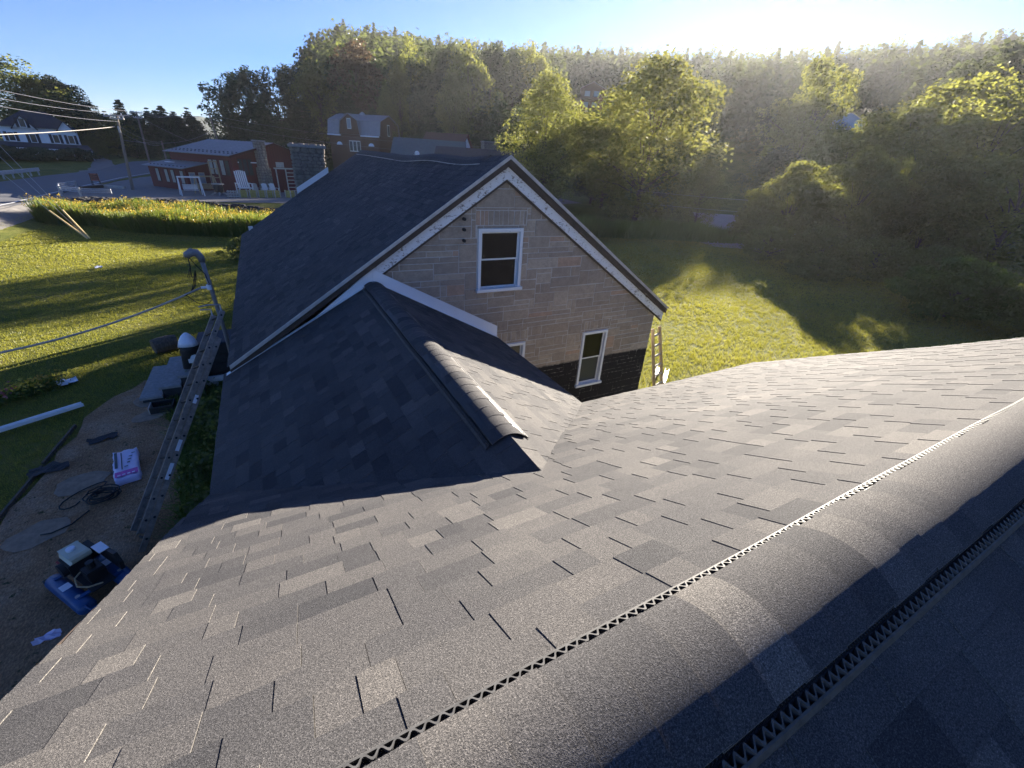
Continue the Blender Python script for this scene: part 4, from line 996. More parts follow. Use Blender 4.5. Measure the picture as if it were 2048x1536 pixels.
# black bag with white hood hung over the post
bg_ = thing('draped_bag', 'black bag with white peaked top draped over the railing post', 'bag', None, (-2.1, 11.6, -5.3))
def loft(rings, n=12):
    mb = MB(); vs = []
    for (cx, cy, cz, rx, ry) in rings:
        for k in range(n):
            a = 2*PI*k/n; w_ = 1+.12*math.sin(3*a+cz*9); vs.append((cx+rx*w_*math.cos(a), cy+ry*w_*math.sin(a), cz))
    fs = [(i*n+k, i*n+(k+1)%n, (i+1)*n+(k+1)%n, (i+1)*n+k) for i in range(len(rings)-1) for k in range(n)]
    fs += [tuple(range(n))[::-1], tuple((len(rings)-1)*n+k for k in range(n))]; return mb.add(vs, fs)
loft([(-.16,0,.28,.02,.03),(-.13,0,.5,.10,.10),(-.05,.02,.85,.17,.16),(0,.02,1.0,.19,.2),(.0,.03,1.12,.18,.2)]).build('bag', M['black'], bg_, True)
loft([(.0,.03,1.10,.2,.22),(.0,.05,1.2,.16,.19),(-.02,.1,1.30,.09,.12),(-.02,.13,1.35,.03,.04)]).build('hood', M['label'], bg_, True)
bn = thing('storage_bench', 'dark storage bench against the wall behind the ladder', 'bench', None, (-1.55, 12.1, -5.3))
for i in range(4): MB().rect(-.45+.225*i, -.232+.225*i, -.45, .45, 1.02, 1.06).build('plank', M['shutter'], bn)
for i in range(4): MB().rect(-.43, .43, -.42, -.40, .05+.24*i, .27+.24*i).build('plank', M['iron'], bn)
MB().rect(-.43,.43,-.39,.42,.0,1.0).build('body', M['iron'], bn)
# log, planter, flowers, litter
lg = MB(); lg.tube([(-3.35,14.15,-5.08),(-3.2,14.22,-5.07),(-3.0,14.32,-5.06),(-2.85,14.38,-5.06)], [.20,.225,.22,.2], 12); tag(lg.build('log', M['bark'], None), 'short thick log lying on the lawn beyond the steps', 'log')
px_ = thing('planter_box', 'small black open box in the weeds below the steps', 'box', None, (-2.72, 10.62, -5.3))
for a_ in ((-.22,-.20,-.16,.16),(.20,.22,-.16,.16),(-.198,.198,-.16,-.14),(-.198,.198,.14,.16)): MB().rect(*a_, 0, .18).build('side', M['greytimber'] if a_[0] == -.22 else M['black'], px_)
MB().rect(-.195,.195,-.135,.135,.0,.05).build('soil', M['rock'], px_)
def flower_clump(x, y, seed, lab, petal):
    o = thing('flower_clump', lab, 'flowers', None, (x, y, G(x, y)))
    rg = np.random.default_rng(seed); C = rg.normal(0, 1, (260, 3))*np.array([.16,.14,.07])+np.array([0,0,.14]); P, F = leaf_quads(C, unit(rg.normal(size=C.shape)), .07, rg); kind(link('foliage', npmesh('foliage', P, F, M['weed'], rg.random(260)), o), 'stuff')
    C = rg.normal(0, 1, (110, 3))*np.array([.15,.13,.04])+np.array([0,0,.26]); P, F = leaf_quads(C, unit(rg.normal(size=C.shape)+np.array([0,0,2])), .07, rg); kind(link('blooms', npmesh('blooms', P, F, petal, rg.random(110)), o), 'stuff')
flower_clump(-5.45, 12.45, 1, 'clump of yellow flowers on the lawn at the left edge', M['petal_y'])
flower_clump(-5.85, 12.2, 2, 'clump of pink and red flowers at the left edge', M['petal_r'])
flower_clump(-5.15, 12.75, 3, 'yellow flowers next to the crumpled white plastic', M['petal_y'])
def scrap(name, x, y, w, l, rot, m, lab, cat, z=.045, th=.006, seed=1):
    rr = random.Random(seed); mb = MB(); n = 5; vs = []
    for i in range(n+1):
        for j in range(n+1): vs.append((w*(i/n-.5)+rr.gauss(0,.03)*w, l*(j/n-.5)+rr.gauss(0,.03)*l, abs(rr.gauss(0, .03))*min(1, 8*w) if th < .01 else 0))
    fs = [(i*(n+1)+j, i*(n+1)+j+1, (i+1)*(n+1)+j+1, (i+1)*(n+1)+j) for i in range(n) for j in range(n)]
    mb.add(vs, fs); b = len(mb.v); mb.add([(a,b_,c-th) for a,b_,c in vs], [f[::-1] for f in fs])
    o = mb.build(name, m); o.location = (x, y, G(x, y)+z); o.rotation_euler.z = rot; return tag(o, lab, cat)
scrap('crumpled_plastic', -4.85, 12.85, .35, .3, .4, M['label'], 'crumpled white plastic on the lawn beside the flowers', 'litter', seed=2)
scrap('paper_scrap', -7.0, 25.8, .28, .3, .2, M['label'], 'white paper scrap lying in the middle of the left lawn', 'litter', seed=3)
scrap('white_scrap', -2.71, 6.15, .12, .14, .7, M['label'], 'small white scrap by the foot of the extension ladder', 'litter', seed=4)
scrap('pink_scrap', -3.1, 5.13, .22, .10, .1, M['wrap'], 'pale lilac wrapper strip at the roof edge, lower left', 'litter', seed=5)
scrap('shingle_scrap', -4.12, 8.95, .50, .22, .15, M['shingle'], 'dark shingle offcut at the left edge of the dirt path', 'offcut', seed=6)
scrap('shingle_scrap', -3.55, 9.75, .45, .20, .35, M['shingle'], 'dark shingle offcut in the middle of the dirt path', 'offcut', seed=7)
for i, (x, y, w, l, r_) in enumerate(((-3.55,8.35,.75,.6,.3), (-3.0,11.2,.7,.8,.2), (-2.95,10.4,.6,.5,.1), (-3.75,7.2,.8,.6,.4))):
    pv_ = MB(); n = 13; rr = random.Random(i); pts = [(w/2*math.cos(2*PI*k/n)*rr.uniform(.75,1.1), l/2*math.sin(2*PI*k/n)*rr.uniform(.8,1.1), 0) for k in range(n)]
    o = pv_.prism(pts, (0,0,.006)).build('flagstone', M['paver']); o.location = (x, y, -5.2675); o.rotation_euler.z = r_
    tag(o, ('worn flagstone left of the coiled hose', 'worn flagstone next to the concrete steps', 'worn flagstone in the middle of the upper path', 'worn flagstone near the blue compressor', 'worn flagstone nearest the roof edge')[i], 'flagstone', 'flagstones sunk in the dirt path')
ed = MB(); pp = [(-4.42,5.8),(-4.40,7.6),(-4.27,9.2),(-4.16,10.6)]
for i, (a_, b_) in enumerate(zip(pp[:-1], pp[1:])):
    tag(MB().bar((*a_, -5.26), (b_[0], b_[1]-.06, -5.275), .035, .07).build('edging_board', M['bark']), ('edging board nearest the roof along the dirt path', 'middle edging board along the dirt path', 'farthest edging board along the dirt path')[i], 'edging board', 'boards edging the dirt path')
gl_ = MB(); A_, B_ = Vector((-7.4,9.42,-5.2)), Vector((-4.2,11.32,-5.2)); n_ = (B_-A_).cross(V3(0,0,1)).normalized()
gl_.bar(A_, B_, .11, .012); gl_.bar(A_+n_*.055+V3(0,0,.03), B_+n_*.055+V3(0,0,.03), .01, .07); gl_.bar(A_-n_*.055+V3(0,0,.03), B_-n_*.055+V3(0,0,.03), .01, .07)
tag(gl_.build('trim_length', M['white']), 'long white trim channel lying across the shaded lawn', 'trim')
# shingle bundle
sb_ = thing('shingle_bundle', 'lilac and pink plastic wrapped shingle bundle lying on the dirt path', 'bundle', None, (-2.96, 8.49, -5.26)); sb_.rotation_euler.z = R(12)
bm_ = MB(); rr = random.Random(3); nx_, ny_ = 6, 14; vs = []
for k in (0, 1):
    for i in range(nx_+1):
        for j in range(ny_+1): vs.append((.34*(i/nx_-.5)+rr.gauss(0,.006), .98*(j/ny_-.5)+rr.gauss(0,.006), k*(.10+.012*math.sin(i*1.9+j))))
W1 = ny_+1; B1 = (nx_+1)*W1; fs = []
for i in range(nx_):
    for j in range(ny_): fs.append((B1+i*W1+j, B1+(i+1)*W1+j, B1+(i+1)*W1+j+1, B1+i*W1+j+1))
rim = [i*W1 for i in range(nx_+1)] + [nx_*W1+j for j in range(1, ny_+1)] + [i*W1+ny_ for i in range(nx_-1, -1, -1)] + [j for j in range(ny_-1, 0, -1)]
fs += [(rim[i], rim[(i+1) % len(rim)], B1+rim[(i+1) % len(rim)], B1+rim[i]) for i in range(len(rim))]
bm_.add(vs, fs).build('wrapper', M['wrap'], sb_, True)
MB().rect(-.155,.155,-.40,-.24,.114,.1165).build('printed_band', M['pink'], sb_)
for i in range(4): MB().rect(-.12+.065*i,-.08+.065*i,-.385,-.345,.1175,.119).build('print', M['wrap'], sb_)
for x0, x1, y0, y1 in ((-.15,-.11,-.1,.45),(-.06,-.045,-.18,.40),(.02,.06,.0,.03),(.03,.08,.10,.125),(.05,.10,.2,.225),(-.02,.03,-.12,-.095),(.09,.14,.30,.32)): MB().rect(x0,x1,y0,y1,.1145,.117).build('print', M['ink'], sb_)
MB().rect(-.19,-.155,-.20,.05,.02,.09).build('label_patch', M['ink'], sb_)
# hose coil
hc = MB(); rr = random.Random(9); pts = []
for k in range(110):
    a = k*.33; r_ = .16+.05*math.sin(k*.21)+rr.gauss(0,.006); pts.append((-3.13+r_*math.cos(a)*1.1, 7.72+r_*math.sin(a)*.9, -5.24+.0011*k+rr.gauss(0,.004)))
for k in range(16): pts.append((-3.3-.02*k+.18*math.sin(k*.5), 7.9+.28*math.sin(k*.38), -5.235))
hc.tube(pts, .011, 6); hc.tube([(-3.25,7.45,-5.24),(-3.4,7.2,-5.24),(-3.6,7.1,-5.24),(-3.72,7.12,-5.24)], .011, 6)
tag(hc.build('hose_coil', M['black'], None, True), 'tangled black air hose on the dirt path below the shingle bundle', 'hose')
# air compressor
ac = thing('air_compressor', 'blue twin tank air compressor with cream fuel tank beside the roof edge', 'compressor', None, (-2.80, 5.72, -5.28)); ac.rotation_euler.z = R(-54); ac.scale = (.84,.84,.84)
def tank(y):
    mb = MB(); L_ = .46; prof = [(-L_-.07,.02),(-L_-.055,.07),(-L_-.02,.105),(-L_,.115),(L_,.115),(L_+.02,.105),(L_+.055,.07),(L_+.07,.02)]
    return mb.tube([(x, y, .20) for x, _ in prof], [r for _, r in prof], 18)
for y in (-.26, .26):
    tk = tank(y).build('air_tank', M['blue'], ac, True)
    MB().rect(-.12,.02,y-.06,y+.06,.3165,.318).build('label', M['label'], tk); MB().tube([(.30,y,.31),(.30,y,.335)], .03, 10).build('fitting', M['steel'], tk)
for x in (-.33, .33): MB().rect(x-.03,x+.03,-.28,.28,.305,.33).build('cross_member', M['blue'], ac)
MB().rect(-.42,.42,-.13,.16,.331,.345).build('platform', M['iron'], ac)
en = MB(); en.rect(-.40,-.10,-.13,.15,.346,.56); en.tube([(-.25,-.13,.46),(-.25,-.20,.46)], .11, 14); en.build('engine', M['iron'], ac); MB().rect(-.41,-.2,-.16,-.135,.36,.54).build('fan_housing', M['redpaint'], ac)
ft = MB(); ft.prism([(-.43,-.10,.565),(-.10,-.10,.565),(-.08,-.07,.60),(-.08,-.07,.66),(-.11,-.09,.69),(-.42,-.09,.69),(-.45,-.07,.66),(-.45,-.07,.60)], (0,.24,0)); ft_ = ft.build('fuel_tank', M['cream'], ac)
MB().tube([(-.28,.02,.69),(-.28,.02,.725)], .055, 14).build('filler_cap', M['label'], ft_)
MB().tube([(-.46,-.06,.5),(-.46,.16,.5)], .07, 12).build('muffler', M['iron'], ac); MB().rect(-.40,-.18,.155,.26,.42,.62).build('air_filter', M['black'], ac)
bg2 = MB(); bg2.prism([(-.22,.27,.36),(.36,.27,.36),(.40,.27,.52),(.33,.27,.68),(-.16,.27,.62)], (0,.05,0)); bg2_ = bg2.build('belt_guard', M['iron'], ac)
MB().box((-.02,.255,.655), (.24,.13,.012)).build('label', M['label'], ac)
pu = MB(); pu.rect(.06,.26,-.06,.14,.346,.55); [pu.rect(.05,.27,-.07,.15,.40+.03*k,.412+.03*k) for k in range(5)]; pu.tube([(.16,.04,.55),(.16,.04,.66)], .05, 10); pu.build('pump', M['iron'], ac)
MB().tube([(.02,.0,.50),(.10,-.16,.48),(.22,-.2,.42),(.34,-.12,.40),(.40,.02,.38)], .012, 6).build('copper_line', M['timber'], ac)
for s_ in (-1, 1):
    MB().tube([(-.52, s_*.30, .12), (-.52, s_*.35, .12)], .12, 16).build('wheel', M['black'], ac)
    MB().bar((.40, s_*.26, .0), (.40, s_*.26, .10), .03).build('foot', M['iron'], ac)
MB().tube([(.48,-.28,.26),(.72,-.28,.34),(.72,.28,.34),(.48,.28,.26)], .014, 8).build('handle', M['blue'], ac)
# guy wires with yellow guards
for i, (b_, t_, f_, lab) in enumerate((((-9.05,33.3,-5.15),(-10.44,34.2,-3.79),(-14.75,38.0,.45),'left yellow guy wire guard at the corner of the lawn'), ((-8.95,33.3,-5.15),(-9.88,34.2,-3.76),(-14.75,38.6,3.6),'right yellow guy wire guard at the corner of the lawn'))):
    o = thing('guy_wire', lab, 'guy wire', 'guy wires anchored in the left lawn'); B_ = Vector(b_)
    MB().tube([B_, t_], .042, 8).build('guard', M['guard'], o); MB().tube([t_, f_], .012, 5).build('cable', M['steel'], o)
MBp = [((-9.0,33.25,-5.15),(-14.75,38.3,2.2),'bare guy cable between the two yellow guards')]
tag(MB().tube([MBp[0][0], MBp[0][1]], .012, 5).build('guy_wire', M['steel']), MBp[0][2], 'guy wire', 'guy wires anchored in the left lawn')

# ------------------------------------------------------------------ utility poles and lines
def upole(base, top, lab, arms, r=.14):
    o = thing('utility_pole', lab, 'utility pole', 'utility poles along the road', base); t_ = Vector(top)-Vector(base)
    MB().tube([(0,0,-.3), t_*.5, t_], [r, r*.85, r*.68], 10).build('pole', M['polewood'], o)
    for f, L_, d in arms:
        c = t_*f; d = Vector(d).normalized(); MB().bar(c-d*L_/2-V3(0,.14,0), c+d*L_/2-V3(0,.14,0), .10, .12).build('crossarm', M['greytimber'], o)
        for k in (-.45, -.2, .2, .45): MB().tube([c+d*L_*k+V3(0,-.14,.06), c+d*L_*k+V3(0,-.14,.20)], .04, 6).build('insulator', M['label'], o)
    return o
p1 = upole((-11.02,57.9,-4.5), (-10.42,57.9,1.85), 'near utility pole standing in front of the white farmhouse road', ((.985,1.9,(1,.2,.12)), (.95,1.2,(1,-.4,0))))
MB().rect(.42,.56,-.30,-.18,4.9,5.4).build('transformer', M['steel'], p1)
upole((-14.8,38.35,G(-14.8,38.35)), (-14.8,38.35,4.0), 'guyed utility pole just outside the left edge of the photo', ((.9,1.6,(1,.3,0)),))
upole((-15.35,8.2,G(-15.35,8.2)), (-15.35,8.2,1.2), 'service pole at the end of the pale cable, left of the photo', ())
p2 = upole((-13.75,88,-4.4), (-13.5,88,3.4), 'second utility pole beyond the road with double crossarm', ((.98,1.3,(1,.1,0)), (.9,1.0,(1,.1,0))))
p3 = upole((-4.2,92,-4.4), (-4.98,92,4.1), 'bare leaning utility pole rising behind the red store roof', ())
p4 = upole((-13.2,100,-4.4), (-13.1,100,-.1), 'short dark utility pole at the edge of the pine row', ())
lines = [((-10.7,57.8,1.95),(-13.9,88,3.4),.6), ((-9.7,57.8,2.15),(-13.0,88,3.5),.6), ((-10.45,57.9,.9),(-13.1,100,-.2),.5), ((-10.5,57.9,.4),(-13.1,100,-.6),.5), ((-10.5,57.9,-.2),(-4.9,92,2.),.9),
         ((-10.8,57.8,.85),(-14.8,38.3,-.5),.12), ((-10.9,57.8,1.95),(-14.8,38.3,2.0),.25), ((-9.7,57.8,2.2),(-14.8,38.3,2.5),.25), ((-10.4,57.9,1.3),(-14.8,38.3,1.6),.25), ((-13.9,88,3.4),(-16,150,6),.8), ((-13.0,88,3.5),(-15,150,6.2),.8),
         ((-13.0,88,3.3),(-4.95,92,3.9),.4), ((-4.95,92,3.9),(40,62,2.4),1.2), ((-4.9,92,2.9),(38,60,1.2),1.2), ((-13.5,88,3.0),(-2,56.5,-.9),.5), ((34,36,-1.8),(70,16,-1.2),.5), ((34,36,-2.9),(66,18,-2.4),.5)]
lab_l = ['upper left power line from the near pole to the second pole','upper right power line from the near pole to the second pole','bright cable from the near pole to the short pole','lower cable from the near pole to the short pole','cable from the near pole across the store roof',
 'thick bright cable crossing in front of the white farmhouse','top power line running off the left edge from the near pole','highest power line running off the left edge','lowest power line running off the left edge from the near pole','left power line beyond the second pole','right power line beyond the second pole',
 'line between the second pole and the bare pole','upper wire crossing the dark wood to the right','lower wire crossing the dark wood to the right','service line to the red store','upper wire across the gravel turnout','lower wire across the gravel turnout']
for (a_, b_, s_), lab in zip(lines, lab_l):
    tag(MB().tube(catenary(a_, b_, s_, 16), .026 if 'thick' in lab else (.011 if a_[1] > 50 else .012), 4).build('power_line', M['cable'] if 'thick' in lab else M['wire']), lab, 'power line', 'overhead lines')

# ------------------------------------------------------------------ red store and its yard
ST = thing('red_store', 'dark red board sided store with grey metal roof and fieldstone chimney', 'store', None, (-2.05, 55.93, -4.5)); ST.rotation_euler.z = R(35)
L_ = 10.5; GW = 9.6; EH, PH = 3.55, 4.85
wl2 = MB(); wl2.prism([(0,0,-.2),(GW,0,-.2),(GW,0,EH),(GW/2,0,PH),(0,0,EH)], (0,L_,0)); wl2.build('wall', M['red'], ST)
for i in range(32): MB().rect(.05+.3*i,.09+.3*i,-.015,-.002,0,EH-.02+(min(i,32-i)*.3)*.26).build('batten', M['reddark'], ST)
sl = (PH-EH)/(GW/2)
def mroof(side, y0, y1, x0, x1, z0, z1, nm, par, ribs=True):
    a = Vector((x0,y0,z0)); b = Vector((x0,y1,z0)); c = Vector((x1,y1,z1)); d = Vector((x1,y0,z1)); n = (b-a).cross(d-a).normalized(); n = n if n.z > 0 else -n
    o = MB().prism([a+n*.02, b+n*.02, c+n*.02, d+n*.02], n*.06).build(nm, M['metalroof'], par)
    if ribs:
        k = y0+.2
        while k < y1: MB().bar(Vector((x0,k,z0))+n*.09, Vector((x1,k,z1))+n*.09, .05, .03).build('rib', M['metalroof'], o); k += .6
    return o
ov = .45
rL = mroof(-1, -ov, L_+.3, -ov, GW/2, EH-ov*sl, PH, 'roof', ST); rR = mroof(1, -ov, L_+.3, GW+ov, GW/2, EH-ov*sl, PH, 'roof', ST)
for k in range(2):
    for j in range(16): MB().box((.15+.45*k, -.2+.68*j, EH+.12+sl*(.15+.45*k)), (.05,.22,.07)).build('snow_guard', M['shutter'], rL)
for x0, x1, z0, z1 in ((-ov,GW/2,EH-ov*sl,PH),(GW+ov,GW/2,EH-ov*sl,PH)):
    MB().prism([(x0,-ov-.02,z0-.12),(x1,-ov-.02,z1-.12),(x1,-ov-.02,z1+.06),(x0,-ov-.02,z0+.06)], (0,.05,0)).build('rake_board', M['reddark'], ST)
chs = MB().prism([(2.5,-.75,0),(3.7,-.75,0),(3.7,0,0),(2.5,0,0)], (0,0,2.4)); chs.prism([(2.7,-.7,2.4),(3.55,-.7,2.4),(3.5,0,2.4),(2.7,0,2.4)], (0,0,2.55)); chs = chs.build('chimney', M['chmortar'], ST)
for z0, z1, xa, xb, yy in ((0,2.35,2.5,3.7,-.75), (2.45,4.9,2.7,3.55,-.7)):
    z = z0
    while z < z1:
        h = cr.uniform(.22,.36); x = xa
        while x < xb-.08: w_ = min(cr.uniform(.22,.45), xb-x); blob(Vector((x+w_/2,yy,z+h/2)), V3(1,0,0), V3(0,0,1), V3(0,-1,0), w_*.92, h*.9, .06, cr.random(), 'stone', M['fieldstone'], chs); x += w_
        x = yy
        while x < -.1: w_ = min(.35, -x); blob(Vector((xa,x+w_/2,z+h/2)), V3(0,1,0), V3(0,0,1), V3(-1,0,0), w_*.92, h*.9, .06, cr.random(), 'stone', M['fieldstone'], chs); x += w_
        z += h
MB().rect(2.62,3.63,-.78,.1,4.95,5.08).build('chimney_cap', M['concrete'], chs)
def swin(par, p, e, n, w, h, m, nm='window', frame='reddark'):
    p = Vector(p); e = Vector(e); n = Vector(n); z = V3(0,0,1)
    o = MB().box(p+n*.02, (w, .05, h), (e, n, z)).build(nm, M[frame], par); MB().box(p+n*.052, (w*.8, .012, h*.86), (e, n, z)).build('pane', M[m], o); return o
for k in range(4): swin(ST, (0, .75+.82*k+(.25 if k > 1 else 0), 2.35), (0,1,0), (-1,0,0), .72, 1.55, 'curtpale' if k else 'dimglass')
for k in range(3): swin(ST, (.85+.52*k, 0, 2.5), (1,0,0), (0,-1,0), .5, 1.7, 'dimglass')
for k in (0, 1): MB().rect(.62+2.2*k, .70+2.2*k-.9*k, -.1, -.01, 2.9, 3.0).build('lamp', M['label'], ST)
an = MB(); an.prism([(-2.3,4.2,-.2),(0,4.2,-.2),(0,4.2,2.55),(-2.3,4.2,2.1)], (0,6.6,0)); an.build('annex_wall', M['red'], ST)
ra_ = mroof(-1, 3.9, 11.1, -2.75, .0, 2.02, 2.60, 'annex_roof', ST); MB().box((-1.2,8.6,2.5), (.5,.9,.08)).build('skylight', M['label'], ra_)
for j in range(10): MB().box((-2.2,4.2+.68*j,2.24), (.05,.22,.07)).build('snow_guard', M['shutter'], ra_)
for k in range(4): swin(ST, (-2.3, 4.9+1.35*k+.25*(k % 2), 1.25), (0,1,0), (-1,0,0), .62, 1.35, 'curtpale')
for k in range(2): swin(ST, (-1.75+.95*k, 4.2, 1.2), (1,0,0), (0,-1,0), .6, 1.1, 'paleglass', 'window', 'greytimber')
def LOT(x, y): return (x, y, G(x, y)+.03)
def aframe(x, y, rot, lab, m):
    o = thing('swing_frame', lab, 'swing frame', 'timber swing frames by the store', LOT(x, y)); o.rotation_euler.z = rot; o.scale = (.9,.9,.9)
    MB().bar((-1.0,0,1.75), (1.0,0,1.75), .11, .13).build('beam', M[m], o)
    for s_ in (-1, 1):
        for q in (-1, 1): MB().bar((s_*.98,q*.75,0), (s_*.92,q*.05,1.72), .09, .11).build('leg', M[m], o)
        MB().bar((s_*.95,-.5,.6), (s_*.95,.5,.6), .07).build('brace', M[m], o)
    for k in range(4): MB().rect(-.65,.65,-.2+.12*k,-.11+.12*k,.5,.53).build('seat_slat', M[m], o)
    for k in range(4): MB().rect(-.65,.65,.27,.30,.58+.12*k,.66+.12*k).build('back_slat', M[m], o)
    for s_ in (-1, 1): MB().tube([(s_*.6,0,1.7),(s_*.6,0,.52)], .015, 5).build('chain', M['steel'], o)
aframe(-5.7, 53.0, R(12), 'white A-frame garden swing nearest the rock bank', 'whitewood'); aframe(-4.6, 55.0, R(25), 'raw timber A-frame garden swing beside the store wall', 'timber')
rc = thing('giant_rocking_chair', 'oversized white slatted rocking chair in front of the store corner', 'chair', None, LOT(-1.35, 54.6)); rc.rotation_euler.z = R(18); rc.scale = (.72,.72,.78)
for k in range(6): MB().bar((-.62+.25*k,.35,.9), (-.62+.25*k,.85,2.75+.12*math.sin(k*PI/5)), .17, .05).build('back_slat', M['whitewood'], rc)
for s_ in (-1, 1):
    MB().bar((s_*.85,-.75,.15), (s_*.85,-.70,1.35), .12).build('leg', M['whitewood'], rc); MB().bar((s_*.85,.6,.15), (s_*.85,.62,1.35), .12).build('leg', M['whitewood'], rc)
    MB().bar((s_*.85,-.9,1.38), (s_*.85,.75,1.38), .2, .06).build('arm', M['whitewood'], rc); MB().bar((s_*.85,-1.0,.1), (s_*.85,1.1,.1), .1, .14).build('rocker', M['whitewood'], rc)
for k in range(6): MB().rect(-.8,.8,-.7+.2*k,-.54+.2*k,.86,.91).build('seat_slat', M['whitewood'], rc)
for k in range(3): MB().bar((-.85,-.74,.35+.25*k), (.85,-.74,.35+.25*k), .05, .08).build('stretcher', M['whitewood'], rc)
def adir(x, y, m, lab):
    o = thing('garden_chair', lab, 'chair', 'small garden chairs by the store chimney', LOT(x, y)); o.rotation_euler.z = R(30)
    for k in range(5): MB().bar((-.24+.12*k,.15,.3), (-.24+.12*k,.4,.98+.05*math.sin(k*PI/4)), .105, .02).build('back_slat', M[m], o)
    for k in range(4): MB().rect(-.28,.28,-.35+.13*k,-.24+.13*k,.33,.355).build('seat_slat', M[m], o)
    for s_ in (-1, 1):
        MB().bar((s_*.3,-.35,0), (s_*.3,-.35,.56), .06).build('leg', M[m], o); MB().bar((s_*.3,.25,0), (s_*.3,.3,.56), .06).build('leg', M[m], o); MB().rect(s_*.33-.06,s_*.33+.06,-.42,.32,.56,.585).build('arm', M[m], o)
adir(-.30, 55.9, 'greytimber', 'grey garden chair left of the two pale ones'); adir(.62, 56.2, 'whitewood', 'pale garden chair in the middle of three'); adir(1.35, 56.6, 'whitewood', 'pale garden chair nearest the timber rack')
def crate(x, y, rot, lab, s=.62):
    o = thing('slatted_crate', lab, 'crate', 'yellowish slatted crates on the lot edge', LOT(x, y)); o.rotation_euler.z = rot
    for k in range(4):
        for (a_, b_) in (((-s/2,-s/2),(s/2,-s/2)), ((s/2,-s/2),(s/2,s/2)), ((s/2,s/2),(-s/2,s/2)), ((-s/2,s/2),(-s/2,-s/2))):
            MB().bar((*a_,.08+.165*k), (*b_,.08+.165*k), .03, .125).build('slat', M['crate'], o)
    for a_ in (-1, 1):
        for b_ in (-1, 1): MB().rect(a_*s/2-.04,a_*s/2+.04,b_*s/2-.04,b_*s/2+.04,0,.70).build('post', M['greytimber'], o)
    MB().rect(-s/2+.04,s/2-.04,-s/2+.04,s/2-.04,.02,.06).build('floor_board', M['crate'], o)
cl_ = ['leftmost slatted crate in the row on the lot edge','second slatted crate from the left in the row','third slatted crate from the left in the row','fourth slatted crate from the left in the row','right end slatted crate of the close row','single slatted crate right of the close row','last slatted crate, half behind the roof edge']
for i, (x, y) in enumerate(((-1.5,51.9),(-.75,52.05),(-.05,52.2),(.62,52.35),(1.28,52.5),(2.65,52.6),(3.75,51.9))): crate(x, y, R(10+7*i), cl_[i])
fp = thing('log_heap', 'heap of split logs beside the slatted crates', 'log heap', None, LOT(-2.3, 51.7))
for i in range(14): MB().tube([((i % 5)*.22-.45, -.3+.03*i, .11+.2*(i//5)), ((i % 5)*.22-.42, .35, .11+.2*(i//5))], .10, 7).build('log', M['greytimber'], fp)
wb = thing('well_barrel', 'dark barrel well with little table rim beside the swing', 'barrel', None, LOT(-3.55, 53.9))
MB().tube([(0,0,.25),(0,0,.45),(0,0,.75),(0,0,.95)], [.34,.40,.40,.34], 12).build('barrel', M['iron'], wb); MB().tube([(0,0,.96),(0,0,1.03)], .55, 12).build('top', M['greytimber'], wb)
for a_ in range(4): MB().bar((.75*math.cos(a_*1.57),.75*math.sin(a_*1.57),0), (.25*math.cos(a_*1.57),.25*math.sin(a_*1.57),.26), .12).build('foot', M['greytimber'], wb)
tr = thing('timber_rack', 'tall timber frame rack with ladder rungs beside the stone chimney', 'rack', None, LOT(2.9, 57.2)); tr.rotation_euler.z = R(20)
for x in (-1.1, -.1, .9): MB().bar((x,0,0), (x,0,2.5), .1).build('post', M['greytimber'], tr)
MB().bar((-1.3,0,2.5), (1.2,0,2.5), .12, .14).build('beam', M['greytimber'], tr)
for k in range(6): MB().bar((-.1,0,.3+.36*k), (.9,0,.3+.36*k), .07).build('rung', M['greytimber'], tr)
for i, (x, y, r_, lab) in enumerate(((-.9,.0,0,'x'),)): MB().rect(-1.0,-.2,-.05,.05,2.6,3.1).build('sign_frame', M['greytimber'], tr)
wf = thing('leaning_window_frame', 'old timber window frame leaning behind the swings', 'window frame', None, LOT(-3.7, 56.6)); wf.rotation_euler.z = R(35)
for x in (-.4, .4): MB().bar((x,0,0), (x+.15,.35,2.9), .09).build('stile', M['timber'], wf)
for z in (.3, 1.4, 2.2, 2.85): MB().bar((-.4+.15*z/2.9,.35*z/2.9,z), (.4+.15*z/2.9,.35*z/2.9,z), .08).build('rail', M['timber'], wf)
# rock bank below the lot
rb = random.Random(12); rbk = [(-12.6,46.6),(-9,46.0),(-6,45.8),(-3,45.3),(0,44.6),(3,43.9),(6,43.8)]
rm = MB()
for i in range(420):
    k = rb.random()*(len(rbk)-1); a_ = Vector((*rbk[int(k)], 0)); b_ = Vector((*rbk[min(int(k)+1, len(rbk)-1)], 0)); p_ = a_.lerp(b_, k-int(k)); q_ = rb.random()
    x, y = p_.x+rb.gauss(0,.3), p_.y-1.6*q_+.5; z = G(x, y); s_ = rb.uniform(.22,.55); c0 = Vector((x, y, z+.1)); vs = []
    for a in range(2):
        for k2 in range(6): vs.append(c0+Vector((s_*math.cos(k2*1.047)*rb.uniform(.7,1.1)*(1-.35*a), s_*.8*math.sin(k2*1.047)*rb.uniform(.7,1.1)*(1-.35*a), s_*(.55*a-.15)*rb.uniform(.8,1.3))))
    rm.add(vs, [(6,7,8,9,10,11)]+[(j,(j+1)%6,6+(j+1)%6,6+j) for j in range(6)], rb.random())
kind(rm.build('bank_rocks', M['rock']), 'stuff', 'dark rock bank below the gravel lot of the store')
